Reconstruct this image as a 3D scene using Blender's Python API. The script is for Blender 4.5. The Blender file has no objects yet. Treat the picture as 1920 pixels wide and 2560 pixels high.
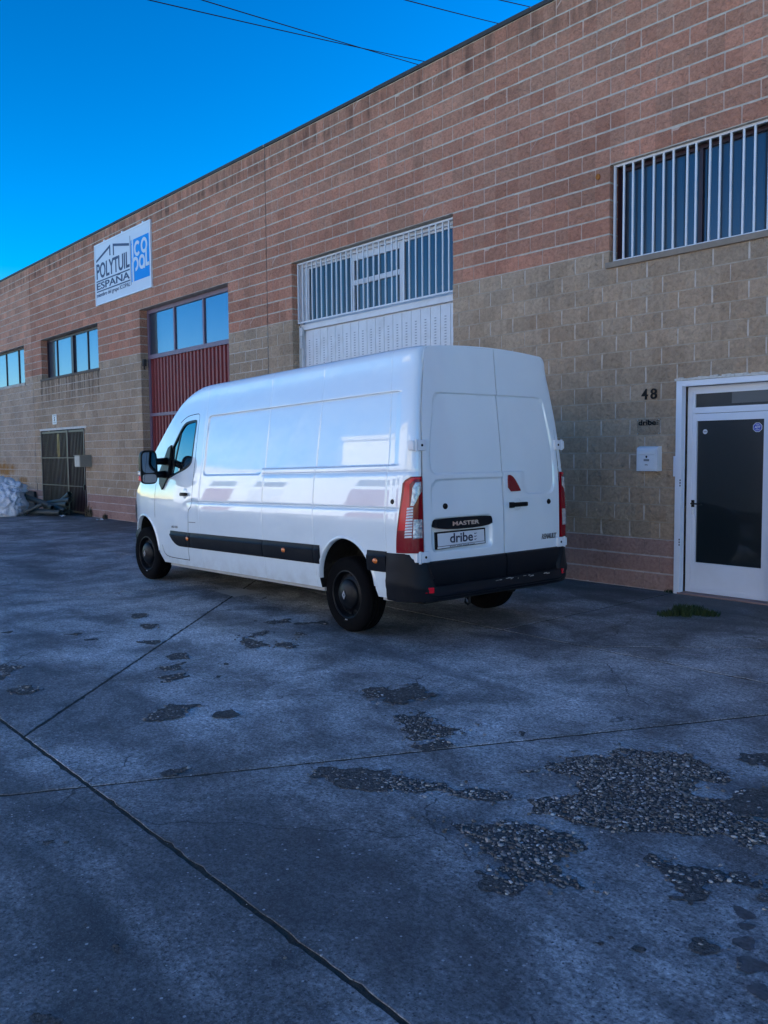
import bpy, bmesh, math, random
import numpy as np
from mathutils import Matrix, Vector
rnd = random.Random(7)
scene = bpy.context.scene
COL = scene.collection

# ------------------------------------------------------------------ camera
F_PX, YAW, PITCH, ROLL = 2110.0, -0.858437, -0.070440, -0.009250
CAM = (14.784, -8.766, 1.632)
def cam_axes():
    cy, sy, cp, sp = math.cos(YAW), math.sin(YAW), math.cos(PITCH), math.sin(PITCH)
    f = np.array([sy * cp, cy * cp, sp]); r = np.array([cy, -sy, 0.0]); u = np.cross(r, f)
    c, s = math.cos(ROLL), math.sin(ROLL)
    return c * r + s * u, -s * r + c * u, f
AX = cam_axes()
cd = bpy.data.cameras.new('camera'); cam = bpy.data.objects.new('camera', cd); COL.objects.link(cam)
cd.sensor_fit = 'HORIZONTAL'; cd.sensor_width = 36; cd.lens = 36 * F_PX / 1920
cd.clip_start = 0.05; cd.clip_end = 2000
cam.matrix_world = Matrix(((AX[0][0], AX[1][0], -AX[2][0], CAM[0]), (AX[0][1], AX[1][1], -AX[2][1], CAM[1]),
                           (AX[0][2], AX[1][2], -AX[2][2], CAM[2]), (0, 0, 0, 1)))
scene.camera = cam
scene.render.resolution_x, scene.render.resolution_y = 768, 1024

# ------------------------------------------------------------------ light
SUN_EL, SUN_AZ = math.radians(27), math.radians(22)      # azimuth clockwise from +Y (behind the building)
w = bpy.data.worlds.new('World'); scene.world = w; w.use_nodes = True
nt = w.node_tree; nt.nodes.clear()
out = nt.nodes.new('ShaderNodeOutputWorld'); bg = nt.nodes.new('ShaderNodeBackground')
sky = nt.nodes.new('ShaderNodeTexSky'); sky.sky_type = 'NISHITA'; sky.sun_disc = False
sky.sun_elevation = SUN_EL; sky.sun_rotation = SUN_AZ; sky.air_density = 1.0; sky.dust_density = 0.2; sky.ozone_density = 3.0
hsv = nt.nodes.new('ShaderNodeHueSaturation'); hsv.inputs['Saturation'].default_value = 1.28; hsv.inputs['Value'].default_value = 0.43; hsv.inputs['Hue'].default_value = 0.496
gam = nt.nodes.new('ShaderNodeGamma'); gam.inputs['Gamma'].default_value = 1.65
nt.links.new(sky.outputs[0], gam.inputs['Color']); nt.links.new(gam.outputs[0], hsv.inputs['Color']); nt.links.new(hsv.outputs[0], bg.inputs[0])
bg.inputs[1].default_value = 0.10
nt.links.new(bg.outputs[0], out.inputs[0])
sd = bpy.data.lights.new('sun', 'SUN'); sd.energy = 5.0; sd.angle = math.radians(0.5); sd.color = (1.0, 0.965, 0.91)
sun = bpy.data.objects.new('sun', sd); COL.objects.link(sun)
sdir = Vector((math.sin(SUN_AZ) * math.cos(SUN_EL), math.cos(SUN_AZ) * math.cos(SUN_EL), math.sin(SUN_EL)))
sun.rotation_euler = sdir.to_track_quat('Z', 'Y').to_euler(); sun.location = (0, 40, 40)
vs = scene.view_settings; vs.view_transform = 'Standard'; vs.look = 'None'; vs.exposure = 1.18; vs.gamma = 1.0
vs.use_curve_mapping = False

# ------------------------------------------------------------------ pixel -> place (measured on the photograph)
def ray(u, v):
    return (u - 960) / F_PX * AX[0] + (1280 - v) / F_PX * AX[1] + AX[2]
def on_ground(u, v, z=0.0):
    d = ray(u, v); t = (z - CAM[2]) / d[2]
    return (CAM[0] + d[0] * t, CAM[1] + d[1] * t)

# ------------------------------------------------------------------ helpers
class MB:
    def __init__(s): s.v = []; s.f = []; s.m = []
    def add(s, vs, fs, mi=0):
        o = len(s.v); s.v.extend([tuple(map(float, p)) for p in vs]); s.f.extend([tuple(i + o for i in f) for f in fs]); s.m.extend([mi] * len(fs)); return s
    def box(s, a, b, mi=0, ch=0.0):
        x0, y0, z0 = a; x1, y1, z1 = b
        if ch <= 0:
            return s.add([(x0, y0, z0), (x1, y0, z0), (x1, y1, z0), (x0, y1, z0), (x0, y0, z1), (x1, y0, z1), (x1, y1, z1), (x0, y1, z1)],
                         [(0, 3, 2, 1), (4, 5, 6, 7), (0, 1, 5, 4), (1, 2, 6, 5), (2, 3, 7, 6), (3, 0, 4, 7)], mi)
        bm = bmesh.new(); bmesh.ops.create_cube(bm, size=1.0)
        for q in bm.verts: q.co = ((q.co.x + .5) * (x1 - x0) + x0, (q.co.y + .5) * (y1 - y0) + y0, (q.co.z + .5) * (z1 - z0) + z0)
        bmesh.ops.bevel(bm, geom=bm.edges[:], offset=ch, segments=2, profile=.6, affect='EDGES')
        bm.verts.index_update(); s.add([q.co[:] for q in bm.verts], [[q.index for q in f.verts] for f in bm.faces], mi); bm.free(); return s
    def prism(s, pts, ax, a, b, mi=0):
        """outline pts (2D) extruded along axis ax from a to b"""
        n = len(pts)
        def P(p, t):
            if ax == 'y': return (p[0], t, p[1])
            if ax == 'x': return (t, p[0], p[1])
            return (p[0], p[1], t)
        vs = [P(p, a) for p in pts] + [P(p, b) for p in pts]
        return s.add(vs, [tuple(range(n))[::-1], tuple(range(n, 2 * n))] + [(i, (i + 1) % n, n + (i + 1) % n, n + i) for i in range(n)], mi)
    def tube(s, pts, r, n=10, mi=0, cap=True, radii=None):
        pts = [Vector(p) for p in pts]; rings = []
        up0 = Vector((0, 0, 1))
        for i, p in enumerate(pts):
            t = (pts[min(i + 1, len(pts) - 1)] - pts[max(i - 1, 0)]).normalized()
            a = t.cross(up0)
            if a.length < 1e-3: a = t.cross(Vector((1, 0, 0)))
            a.normalize(); b = a.cross(t); rr = radii[i] if radii else r
            rings.append([p + (a * math.cos(k * 2 * math.pi / n) + b * math.sin(k * 2 * math.pi / n)) * rr for k in range(n)])
        vs = [q for R in rings for q in R]; fs = []
        for i in range(len(pts) - 1):
            for k in range(n):
                k2 = (k + 1) % n; fs.append((i * n + k, i * n + k2, (i + 1) * n + k2, (i + 1) * n + k))
        if cap: fs.append(tuple(range(n))[::-1]); fs.append(tuple((len(pts) - 1) * n + k for k in range(n)))
        return s.add(vs, fs, mi)
    def lathe(s, prof, c, axis='y', n=40, mi=0, close=False):
        """prof: list of (radius, along)"""
        vs = []; m = len(prof)
        for k in range(n):
            a = 2 * math.pi * k / n
            for r, h in prof:
                if axis == 'y': vs.append((c[0] + r * math.cos(a), c[1] + h, c[2] + r * math.sin(a)))
                elif axis == 'x': vs.append((c[0] + h, c[1] + r * math.cos(a), c[2] + r * math.sin(a)))
                else: vs.append((c[0] + r * math.cos(a), c[1] + r * math.sin(a), c[2] + h))
        fs = []
        for k in range(n):
            k2 = (k + 1) % n
            for j in range(m - 1 + (1 if close else 0)):
                j2 = (j + 1) % m; fs.append((k * m + j, k2 * m + j, k2 * m + j2, k * m + j2))
        return s.add(vs, fs, mi)
    def grid(s, P, mi=0, flip=False):
        """P: 2D list of points"""
        a, b = len(P), len(P[0]); vs = [p for row in P for p in row]; fs = []
        for i in range(a - 1):
            for j in range(b - 1):
                f = (i * b + j, (i + 1) * b + j, (i + 1) * b + j + 1, i * b + j + 1)
                fs.append(f[::-1] if flip else f)
        return s.add(vs, fs, mi)
    def mesh(s, name, mats, smooth=False, angle=None):
        me = bpy.data.meshes.new(name); me.from_pydata(s.v, [], s.f)
        for m in (mats if isinstance(mats, (list, tuple)) else [mats]): me.materials.append(m)
        if any(s.m): me.polygons.foreach_set('material_index', s.m)
        bm = bmesh.new(); bm.from_mesh(me); bmesh.ops.recalc_face_normals(bm, faces=bm.faces)
        if angle is not None:
            for e in bm.edges:
                if len(e.link_faces) == 2 and e.calc_face_angle(0) > angle: e.smooth = False
        bm.to_mesh(me); bm.free()
        if smooth or angle is not None: me.polygons.foreach_set('use_smooth', [True] * len(me.polygons))
        me.update(); return me
    def obj(s, name, mats, parent=None, smooth=False, angle=None):
        return link(name, s.mesh(name, mats, smooth, angle), parent)
def link(name, data, parent=None):
    o = bpy.data.objects.new(name, data); COL.objects.link(o)
    if parent is not None: o.parent = parent
    return o
def thing(name, label, cat, loc=(0, 0, 0), rotz=0.0, group=None):
    o = link(name, None); o.location = loc; o.rotation_euler = (0, 0, rotz); o.empty_display_size = .2
    o['label'] = label; o['category'] = cat
    if group: o['group'] = group
    return o
def tag(o, label, cat, group=None):
    o['label'] = label; o['category'] = cat
    if group: o['group'] = group
    return o
def struct(o, kind='structure', label=None):
    o['kind'] = kind
    if label: o['label'] = label
    return o

def text_mesh(name, txt, mat, x0, x1, z0, z1, y, depth=.003, bold=0.0, shear=0.0, space=1.0, normal='-y', parent=None):
    """lettering fitted to the rectangle x0..x1, z0..z1 (in the plane facing -y; or local frame given by 'normal')"""
    c = bpy.data.curves.new(name, 'FONT'); c.body = txt; c.size = 1; c.extrude = .01; c.offset = bold; c.shear = shear; c.space_character = space; c.resolution_u = 4
    t = bpy.data.objects.new(name, c); COL.objects.link(t)
    dg = bpy.context.evaluated_depsgraph_get(); dg.update()
    me = bpy.data.meshes.new_from_object(t.evaluated_get(dg)); bpy.data.objects.remove(t); bpy.data.curves.remove(c)
    n = len(me.vertices); co = np.zeros(n * 3, np.float32); me.vertices.foreach_get('co', co); co = co.reshape(-1, 3)
    mn, mx = co.min(0), co.max(0); u = (co - mn) / (mx - mn + 1e-9)
    X = x0 + u[:, 0] * (x1 - x0); Z = z0 + u[:, 1] * (z1 - z0); D = u[:, 2] * depth
    if normal == '-y': o3 = np.stack([X, y - D, Z], 1)
    elif normal == 'rear': o3 = np.stack([y - D, X, Z], 1)       # van rear: x argument runs along van Y (left to right = decreasing)
    elif normal == 'left': o3 = np.stack([X, y + D, Z], 1)
    me.vertices.foreach_set('co', o3.astype(np.float32).ravel()); me.materials.clear(); me.materials.append(mat); me.update()
    return link(name, me, parent)

# ------------------------------------------------------------------ materials
MATS = {}
def mat(name, col=(.5, .5, .5), rough=.6, metal=0.0, coat=0.0, spec=.5, emis=None):
    m = bpy.data.materials.new(name); m.use_nodes = True; b = m.node_tree.nodes['Principled BSDF']
    b.inputs['Base Color'].default_value = (*col, 1); b.inputs['Roughness'].default_value = rough; b.inputs['Metallic'].default_value = metal
    b.inputs['Coat Weight'].default_value = coat; b.inputs['Coat Roughness'].default_value = .03; b.inputs['Specular IOR Level'].default_value = spec
    MATS[name] = m; return m
class NT:
    """small node helper"""
    def __init__(s, m): s.m = m; s.t = m.node_tree; s.b = s.t.nodes['Principled BSDF']
    def n(s, kind, **kw):
        x = s.t.nodes.new('ShaderNode' + kind)
        for k, v in kw.items(): setattr(x, k, v)
        return x
    def l(s, a, b): s.t.links.new(a, b)
    def pos(s, scale=(1, 1, 1)):
        if not hasattr(s, '_g'): s._g = s.n('NewGeometry')
        if scale == (1, 1, 1): return s._g.outputs['Position']
        mp = s.n('Mapping'); mp.inputs['Scale'].default_value = scale; s.l(s._g.outputs['Position'], mp.inputs[0]); return mp.outputs[0]
    def noise(s, scale, detail=4, rough=.55, vec=None, dist=0.0):
        x = s.n('TexNoise'); x.inputs['Scale'].default_value = scale; x.inputs['Detail'].default_value = detail; x.inputs['Roughness'].default_value = rough; x.inputs['Distortion'].default_value = dist
        s.l(vec if vec is not None else s.pos(), x.inputs['Vector']); return x.outputs['Fac']
    def ramp(s, fac, stops):
        r = s.n('ValToRGB'); cr = r.color_ramp
        while len(cr.elements) > 1: cr.elements.remove(cr.elements[0])
        for i, (p, c) in enumerate(stops):
            e = cr.elements[0] if i == 0 else cr.elements.new(p)
            e.position = p; e.color = (*c, 1) if isinstance(c, tuple) else (c, c, c, 1)
        s.l(fac, r.inputs[0]); return r.outputs[0]
    def mix(s, fac, a, b, mode='MIX'):
        x = s.n('Mix', data_type='RGBA', blend_type=mode)
        for v, i in ((fac, 0), (a, 6), (b, 7)):
            if hasattr(v, 'links') or hasattr(v, 'node'): s.l(v, x.inputs[i])
            elif isinstance(v, tuple): x.inputs[i].default_value = (*v, 1)
            else: x.inputs[i].default_value = v
        return x.outputs[2]
    def math(s, op, a, b=0.0, c=0.0):
        x = s.n('Math', operation=op)
        for i, v in enumerate((a, b, c)):
            if hasattr(v, 'node'): s.l(v, x.inputs[i])
            else: x.inputs[i].default_value = v
        return x.outputs[0]
    def sep(s, v):
        x = s.n('SeparateXYZ'); s.l(v, x.inputs[0]); return x.outputs
    def bump(s, h, strength=.5, dist=.01, prev=None):
        x = s.n('Bump'); x.inputs['Strength'].default_value = strength; x.inputs['Distance'].default_value = dist; s.l(h, x.inputs['Height'])
        if prev is not None: s.l(prev, x.inputs['Normal'])
        return x.outputs[0]
    def set(s, **kw):
        for k, v in kw.items():
            i = s.b.inputs[k.replace('_', ' ')]
            if hasattr(v, 'node'): s.l(v, i)
            elif isinstance(v, tuple): i.default_value = (*v, 1)
            else: i.default_value = v

def block_mat(name, base, var, grid_off, hue=(1.0, .9, .85), streak=0.0, rust=False):
    m = mat(name, base, .92, spec=.2); N = NT(m)
    p = N.sep(N.pos()); 
    row = N.math('FLOOR', N.math('DIVIDE', p[2], .2)); par = N.math('MODULO', row, 2.0)
    col = N.math('FLOOR', N.math('DIVIDE', N.math('SUBTRACT', N.math('ADD', p[0], 100.0 + grid_off), N.math('MULTIPLY', par, .2)), .4))
    cmb = N.n('CombineXYZ'); N.l(row, cmb.inputs[0]); N.l(col, cmb.inputs[1]); wn = N.n('TexWhiteNoise'); N.l(cmb.outputs[0], wn.inputs['Vector'])
    c = N.mix(wn.outputs['Value'], tuple(b * (1 - var) for b in base), tuple(b * (1 + var) for b in base))
    c = N.mix(N.math('MULTIPLY', N.sep(wn.outputs['Color'])[1], .45), c, tuple(b * h for b, h in zip(base, hue)))
    g1 = N.ramp(N.noise(26, 6, .65), [(.36, .80), (.5, 1.0), (.64, 1.15)])
    c = N.mix(.8, c, g1, 'MULTIPLY')
    g2 = N.ramp(N.noise(.9, 5, .6), [(.38, .84), (.6, 1.05)]); c = N.mix(.75, c, g2, 'MULTIPLY')
    # weathering: soot below the parapet and vertical streaks
    st = N.noise(1.0, 5, .6, N.pos((5.0, 1.0, .55)))
    top = N.ramp(N.math('SUBTRACT', 7.25, p[2]), [(0, 0.55), (.12, .75), (.34, .95), (.5, .25), (.62, .0)]) if streak else None
    if top is not None:
        c = N.mix(N.math('MULTIPLY', top, N.ramp(st, [(.42, 0.0), (.62, .62)])), c, (.05, .035, .03))
    dirt = N.ramp(N.noise(1.0, 4, .6, N.pos((7.0, 1.0, .8))), [(.60, 0.0), (.76, .22)])
    c = N.mix(dirt, c, tuple(b * .38 for b in base))
    if rust:
        def blob(cx, cz, rx, rz):
            dx = N.math('DIVIDE', N.math('SUBTRACT', p[0], cx), rx); dz = N.math('DIVIDE', N.math('SUBTRACT', p[2], cz), rz)
            d = N.math('ADD', N.math('MULTIPLY', dx, dx), N.math('MULTIPLY', dz, dz))
            return N.ramp(N.math('ADD', d, N.math('MULTIPLY', N.math('SUBTRACT', N.noise(3.5, 5, .65), .5), 2.2)), [(0.1, .9), (1.0, 0.0)])
        c = N.mix(blob(-14.6, 1.2, 1.6, .28), c, (.34, .16, .04)); c = N.mix(blob(-12.6, .85, .55, .14), c, (.28, .15, .05))
    # sill drips under the long window of the middle unit
    inx = N.math('MULTIPLY', N.math('GREATER_THAN', p[0], -10.75), N.math('LESS_THAN', p[0], -6.3))
    dz = N.math('SUBTRACT', 3.85, p[2]); zz = N.ramp(dz, [(0.0, 1.0), (.35, .75), (1.0, 0.0)])
    drip = N.math('MULTIPLY', N.math('MULTIPLY', inx, N.math('GREATER_THAN', dz, 0.0)), N.math('MULTIPLY', zz, N.ramp(N.noise(1.0, 4, .6, N.pos((9.0, 1.0, .5))), [(.42, 0.0), (.6, .8)])))
    c = N.mix(drip, c, (.05, .042, .035))
    N.set(Base_Color=c)
    b0 = N.bump(N.noise(13, 3, .6, dist=.6), 1.0, .045); b1 = N.bump(N.noise(34, 8, .7), 1.0, .02, b0); N.set(Normal=b1)
    return m
M_RED = block_mat('red_split_block', (.53, .232, .15), .17, .0, (.85, 1.15, 1.2), streak=1.0)
M_TAN = block_mat('tan_split_block', (.45, .335, .235), .13, .0, (1.05, .93, .85), rust=True)
M_PINK = block_mat('pink_split_block', (.42, .25, .205), .1, .0, (.9, 1.05, 1.1))
M_ORANGE = block_mat('orange_split_block', (.58, .285, .19), .16, .0, (.9, 1.1, 1.15), streak=1.0)
M_TAN2 = block_mat('light_tan_split_block', (.47, .365, .275), .12, .0, (1.05, .93, .85), rust=True)

def mortar_mat(name, bed, perp):
    m = mat(name, bed, .95, spec=.15); N = NT(m); p = N.sep(N.pos())
    fr = N.math('FRACT', N.math('DIVIDE', N.math('ADD', p[2], .1), .2)); d = N.math('ABSOLUTE', N.math('SUBTRACT', fr, .5))
    c = N.mix(N.math('LESS_THAN', d, .085), perp, bed)
    c = N.mix(.7, c, N.ramp(N.noise(9, 5, .6), [(.3, .7), (.65, 1.12)]), 'MULTIPLY')
    N.set(Base_Color=c, Normal=N.bump(N.noise(70, 4), .6, .006)); return m
M_MORT_RED = mortar_mat('grey_mortar', (.54, .465, .385), (.56, .37, .29))
M_MORT_TAN = mortar_mat('tan_mortar', (.46, .38, .295), (.58, .50, .42))
M_MORT_TAN2 = mortar_mat('pale_tan_mortar', (.56, .49, .42), (.60, .53, .46))
M_MORT_PINK = mortar_mat('pink_mortar', (.55, .46, .42), (.36, .24, .2))

def noisy(name, col, rough=.6, amt=.25, scale=8, bump=.0, metal=0.0, coat=0.0, spec=.5, bscale=60, dirt=0.0, dirtcol=(.1, .08, .06)):
    m = mat(name, col, rough, metal, coat, spec); N = NT(m)
    tc = N.n('TexCoord'); v = tc.outputs['Object']
    f = N.noise(scale, 5, .6, v); c = N.mix(f, tuple(x * (1 - amt) for x in col), tuple(min(1, x * (1 + amt)) for x in col))
    if dirt: c = N.mix(N.ramp(N.noise(scale * .6, 6, .65, v), [(.5, 0.0), (.75, dirt)]), c, dirtcol)
    N.set(Base_Color=c)
    N.set(Roughness=N.math('ADD', rough - .06, N.math('MULTIPLY', N.noise(scale * 2, 4, .6, v), .12)))
    if bump: N.set(Normal=N.bump(N.noise(bscale, 4, .6, v), bump, .004))
    return m

# concrete paving
M_CONC = mat('worn_concrete', (.2, .2, .2), .75, spec=.35); N = NT(M_CONC)
big = N.noise(.35, 6, .62); mid = N.noise(1.7, 7, .68, dist=.4); fine = N.noise(22, 6, .7); spk = N.noise(120, 3, .6)
c = N.ramp(big, [(.36, (.19, .192, .195)), (.5, (.32, .322, .325)), (.64, (.45, .452, .455))])
c = N.mix(.9, c, N.ramp(mid, [(.36, .36), (.46, .8), (.55, 1.2), (.66, 1.6)]), 'MULTIPLY')
c = N.mix(.7, c, N.ramp(fine, [(.40, .62), (.5, 1.0), (.60, 1.35)]), 'MULTIPLY')
c = N.mix(.85, c, N.ramp(N.noise(55, 8, .8), [(.38, .25), (.5, 1.0), (.62, 1.9)]), 'MULTIPLY')
c = N.mix(N.ramp(spk, [(.58, 0.0), (.66, .75)]), c, (.42, .43, .44))
c = N.mix(N.ramp(N.noise(75, 2, .5), [(.61, 0.0), (.67, .75)]), c, (.035, .035, .04))
st = N.noise(.8, 5, .6, N.pos((.35, 1.1, 1.0)), .8); c = N.mix(N.ramp(st, [(.52, 0.0), (.66, .65)]), c, (.06, .062, .065))
vo = N.n('TexVoronoi'); vo.inputs['Scale'].default_value = 42; N.l(N.pos(), vo.inputs['Vector']); vo.inputs['Randomness'].default_value = 1.0
dots = N.math('LESS_THAN', vo.outputs['Distance'], N.math('MULTIPLY', N.noise(3.0, 4, .6), .42))
dc = N.sep(vo.outputs['Color'])[0]
c = N.mix(N.math('MULTIPLY', dots, N.math('GREATER_THAN', dc, .88)), c, (.42, .42, .42)); c = N.mix(N.math('MULTIPLY', dots, N.math('LESS_THAN', dc, .22)), c, (.07, .07, .075))
ve = N.n('TexVoronoi', feature='DISTANCE_TO_EDGE'); ve.inputs['Scale'].default_value = .45
wv = N.n('VectorMath', operation='ADD'); nz = N.n('TexNoise'); nz.inputs['Scale'].default_value = 2.2; nz.inputs['Detail'].default_value = 6; N.l(N.pos(), nz.inputs['Vector'])
sv = N.n('VectorMath', operation='SCALE'); sv.inputs['Scale'].default_value = .5; N.l(nz.outputs['Color'], sv.inputs[0]); N.l(N.pos(), wv.inputs[0]); N.l(sv.outputs[0], wv.inputs[1]); N.l(wv.outputs[0], ve.inputs['Vector'])
crack = N.math('MULTIPLY', N.math('LESS_THAN', ve.outputs['Distance'], .0022), N.math('GREATER_THAN', N.noise(.5, 2, .5), .52)); c = N.mix(N.math('MULTIPLY', crack, .7), c, (.04, .04, .042))
# paving turns darker towards the wall foot, edge broken up by noise
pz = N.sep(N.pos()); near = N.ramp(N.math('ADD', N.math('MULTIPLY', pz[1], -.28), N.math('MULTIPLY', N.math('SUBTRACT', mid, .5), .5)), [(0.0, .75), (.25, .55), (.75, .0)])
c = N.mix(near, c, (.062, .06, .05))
N.set(Base_Color=c, Roughness=N.ramp(mid, [(.3, .55), (.7, .85)]))
N.set(Normal=N.bump(spk, .35, .004, N.bump(fine, .5, .01)))
M_STAIN = mat('oil_stained_concrete', (.05, .052, .058), .55); N = NT(M_STAIN)
N.set(Base_Color=N.ramp(N.noise(25, 6, .7), [(.4, (.05, .052, .056)), (.6, (.11, .113, .118))]), Normal=N.bump(N.noise(60, 5), .4, .005))
M_SOIL = mat('joint_soil', (.035, .032, .026), .95); N = NT(M_SOIL)
N.set(Base_Color=N.ramp(N.noise(14, 6, .7), [(.35, (.018, .017, .014)), (.6, (.05, .045, .035)), (.75, (.045, .06, .02))]), Normal=N.bump(N.noise(50, 5), .8, .01))
M_BED = mat('worn_gravel_bed', (.05, .05, .05), .95); N = NT(M_BED)
N.set(Base_Color=N.ramp(N.noise(60, 6, .7), [(.38, (.025, .025, .025)), (.62, (.12, .118, .115))]), Normal=N.bump(N.noise(90, 4), .9, .01))
M_PEB = mat('river_pebble', (.2, .2, .2), .7); N = NT(M_PEB)
at = N.n('Attribute'); at.attribute_name = 'tone'
N.set(Base_Color=N.mix(.6, at.outputs['Color'], N.ramp(N.noise(90, 4), [(.3, .7), (.7, 1.15)]), 'MULTIPLY'), Roughness=.75)

M_WHITE = mat('van_white_paint', (.72, .73, .74), .3, coat=1.0); N = NT(M_WHITE)
tc = N.n('TexCoord'); N.set(Normal=N.bump(N.noise(3.1, 2, .45, tc.outputs['Object']), .75, .03))
dp = N.sep(tc.outputs['Object'])
low = N.ramp(dp[2], [(.35, .5), (.62, .0)]); low = N.math('MULTIPLY', low, N.ramp(N.noise(6, 6, .65, tc.outputs['Object']), [(.35, .1), (.65, 1.0)]))
N.set(Base_Color=N.mix(low, N.mix(N.noise(1.6, 4, .6, tc.outputs['Object']), (.74, .83, .88), (.79, .87, .91)), (.40, .39, .37)))
N.b.inputs['Coat Roughness'].default_value = .025; N.b.inputs['Coat IOR'].default_value = 1.85
M_DPLAST = noisy('dark_grey_plastic', (.0055, .007, .011), .5, .25, 5, .12, bscale=300, spec=.2, dirt=.12, dirtcol=(.05, .048, .045))
M_BLACK = mat('black_plastic', (.0035, .0035, .005), .38, spec=.2)
M_RUBBER = noisy('tyre_rubber', (.003, .003, .004), .9, .3, 12, .1, spec=.12)
M_STEEL = noisy('black_steel_wheel', (.004, .005, .007), .45, .3, 14, .0, spec=.25)
M_LINER = noisy('wheel_well_liner', (.016, .015, .014), .95, .5, 6, .4, spec=.1, dirt=.7, dirtcol=(.10, .095, .08))
M_CHROME = mat('chrome', (.75, .76, .78), .12, metal=1.0)
M_SILVER = mat('silver_emblem', (.62, .64, .67), .3, metal=.9)
M_BADGE = mat('dark_chrome_badge', (.20, .21, .22), .3, metal=.9)
M_CARGLASS = mat('van_glass', (.012, .014, .017), .03, spec=.9, coat=1.0)
M_MIRROR = mat('mirror_glass', (.10, .12, .15), .03, metal=1.0)
M_REDLENS = mat('red_lens', (.62, .0, .015), .2, coat=.3, spec=.3)
M_DREDLENS = mat('dark_red_lens', (.20, .0, .008), .2, coat=.3, spec=.3)
M_CLEAR = mat('clear_lens', (.55, .57, .6), .12, metal=.55, coat=1.0); N = NT(M_CLEAR)
tc = N.n('TexCoord'); N.set(Normal=N.bump(N.noise(55, 2, .5, tc.outputs['Object']), .8, .01), Base_Color=N.ramp(N.noise(38, 2, .5, tc.outputs['Object']), [(.3, (.34, .36, .40)), (.65, (.62, .64, .68))]))
M_AMBER = mat('amber_lens', (.72, .17, .01), .18, coat=1.0)
M_PLATE = noisy('number_plate_white', (.68, .70, .74), .4, .04, 6)
M_INK = mat('dark_blue_ink', (.015, .02, .05), .5)
M_HINGE = noisy('white_metal', (.72, .75, .79), .4, .05, 10)
M_UNDER = noisy('underbody', (.008, .008, .008), .95, .4, 6)
M_RAIL = noisy('sill_rail', (.38, .37, .35), .7, .2, 10)

M_WTRIM = noisy('white_painted_metal', (.66, .67, .69), .42, .1, 5, .1, dirt=.35, dirtcol=(.35, .31, .27))
M_WDOOR = noisy('white_door_aluminium', (.74, .78, .86), .4, .05, 2, .0, dirt=.15, dirtcol=(.4, .38, .36))
M_SEALANT = noisy('old_sealant', (.62, .6, .56), .8, .25, 30, .8, dirt=.6, dirtcol=(.3, .26, .2))
M_COPING = noisy('dark_coping', (.035, .032, .03), .7, .4, 5, .3)
M_SILL = noisy('concrete_sill', (.25, .205, .16), .9, .3, 9, .5)
M_MAROON = noisy('maroon_painted_metal', (.20, .02, .022), .5, .25, 4, .1)
M_DMAROON = noisy('dark_maroon_metal', (.028, .010, .018), .45, .3, 5, .1)
M_PURPLE = noisy('faded_mauve_frame', (.17, .12, .17), .5, .2, 4, .1)
M_ROOM = mat('dark_interior', (.02, .02, .022), .9)
M_ROOF = noisy('roof_sheet', (.3, .29, .28), .8, .2, 1, .2)
def glass(name, base, refl, tint=(.9, .95, 1.0), rough=.015, wave=.0):
    m = mat(name, base, .3); N = NT(m); t = N.t; o = t.nodes['Material Output']
    g = N.n('BsdfGlossy'); g.inputs['Color'].default_value = (*tint, 1); g.inputs['Roughness'].default_value = rough
    if wave:
        nn = N.bump(N.noise(1.3, 2, .4), wave, .02); N.l(nn, g.inputs['Normal'])
    lw = N.n('LayerWeight'); lw.inputs['Blend'].default_value = .25
    mx = N.n('MixShader'); N.l(N.math('MINIMUM', N.math('ADD', N.math('MULTIPLY', lw.outputs['Fresnel'], .5), refl), 1.0), mx.inputs[0])
    N.l(N.b.outputs[0], mx.inputs[1]); N.l(g.outputs[0], mx.inputs[2]); N.l(mx.outputs[0], o.inputs['Surface']); return m
M_GLASS_SKY = glass('mirrored_window_glass', (.015, .03, .05), .15, (.5, .72, 1.0), wave=.015)
M_GLASS_DK = glass('dark_window_glass', (.012, .016, .024), .05, (.42, .48, .58), wave=.015)
M_GLASS_DOOR = glass('smoked_door_glass', (.006, .012, .016), .06)
M_GLASS_GATE = glass('shop_door_glass', (.02, .02, .028), .25, wave=.015)

# ------------------------------------------------------------------ ground and paving slabs
gm = MB(); gm.add([(-400, -400, -.0035), (400, -400, -.0035), (400, 400, -.0035), (-400, 400, -.0035)], [(0, 1, 2, 3)])
ground = struct(gm.obj('ground', M_SOIL))
def clip(poly, a, b, keep_left=True):
    """clip polygon by the line a->b"""
    nx, ny = -(b[1] - a[1]), b[0] - a[0]; s = 1 if keep_left else -1; res = []
    for i in range(len(poly)):
        p, q = poly[i], poly[(i + 1) % len(poly)]
        dp = s * ((p[0] - a[0]) * nx + (p[1] - a[1]) * ny); dq = s * ((q[0] - a[0]) * nx + (q[1] - a[1]) * ny)
        if dp >= 0: res.append(p)
        if dp * dq < 0: t = dp / (dp - dq); res.append((p[0] + t * (q[0] - p[0]), p[1] + t * (q[1] - p[1])))
    return res
def inset(poly, d):
    n = len(poly); A = sum(poly[i][0] * poly[(i + 1) % n][1] - poly[(i + 1) % n][0] * poly[i][1] for i in range(n)); sg = 1 if A > 0 else -1
    res = list(poly)
    for i in range(n):
        p, q = poly[i], poly[(i + 1) % n]; L = math.hypot(q[0] - p[0], q[1] - p[1])
        if L < 1e-6: continue
        nx, ny = -(q[1] - p[1]) / L * sg, (q[0] - p[0]) / L * sg
        res = clip(res, (p[0] + nx * d, p[1] + ny * d), (q[0] + nx * d, q[1] + ny * d), sg > 0)
    return res
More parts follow.
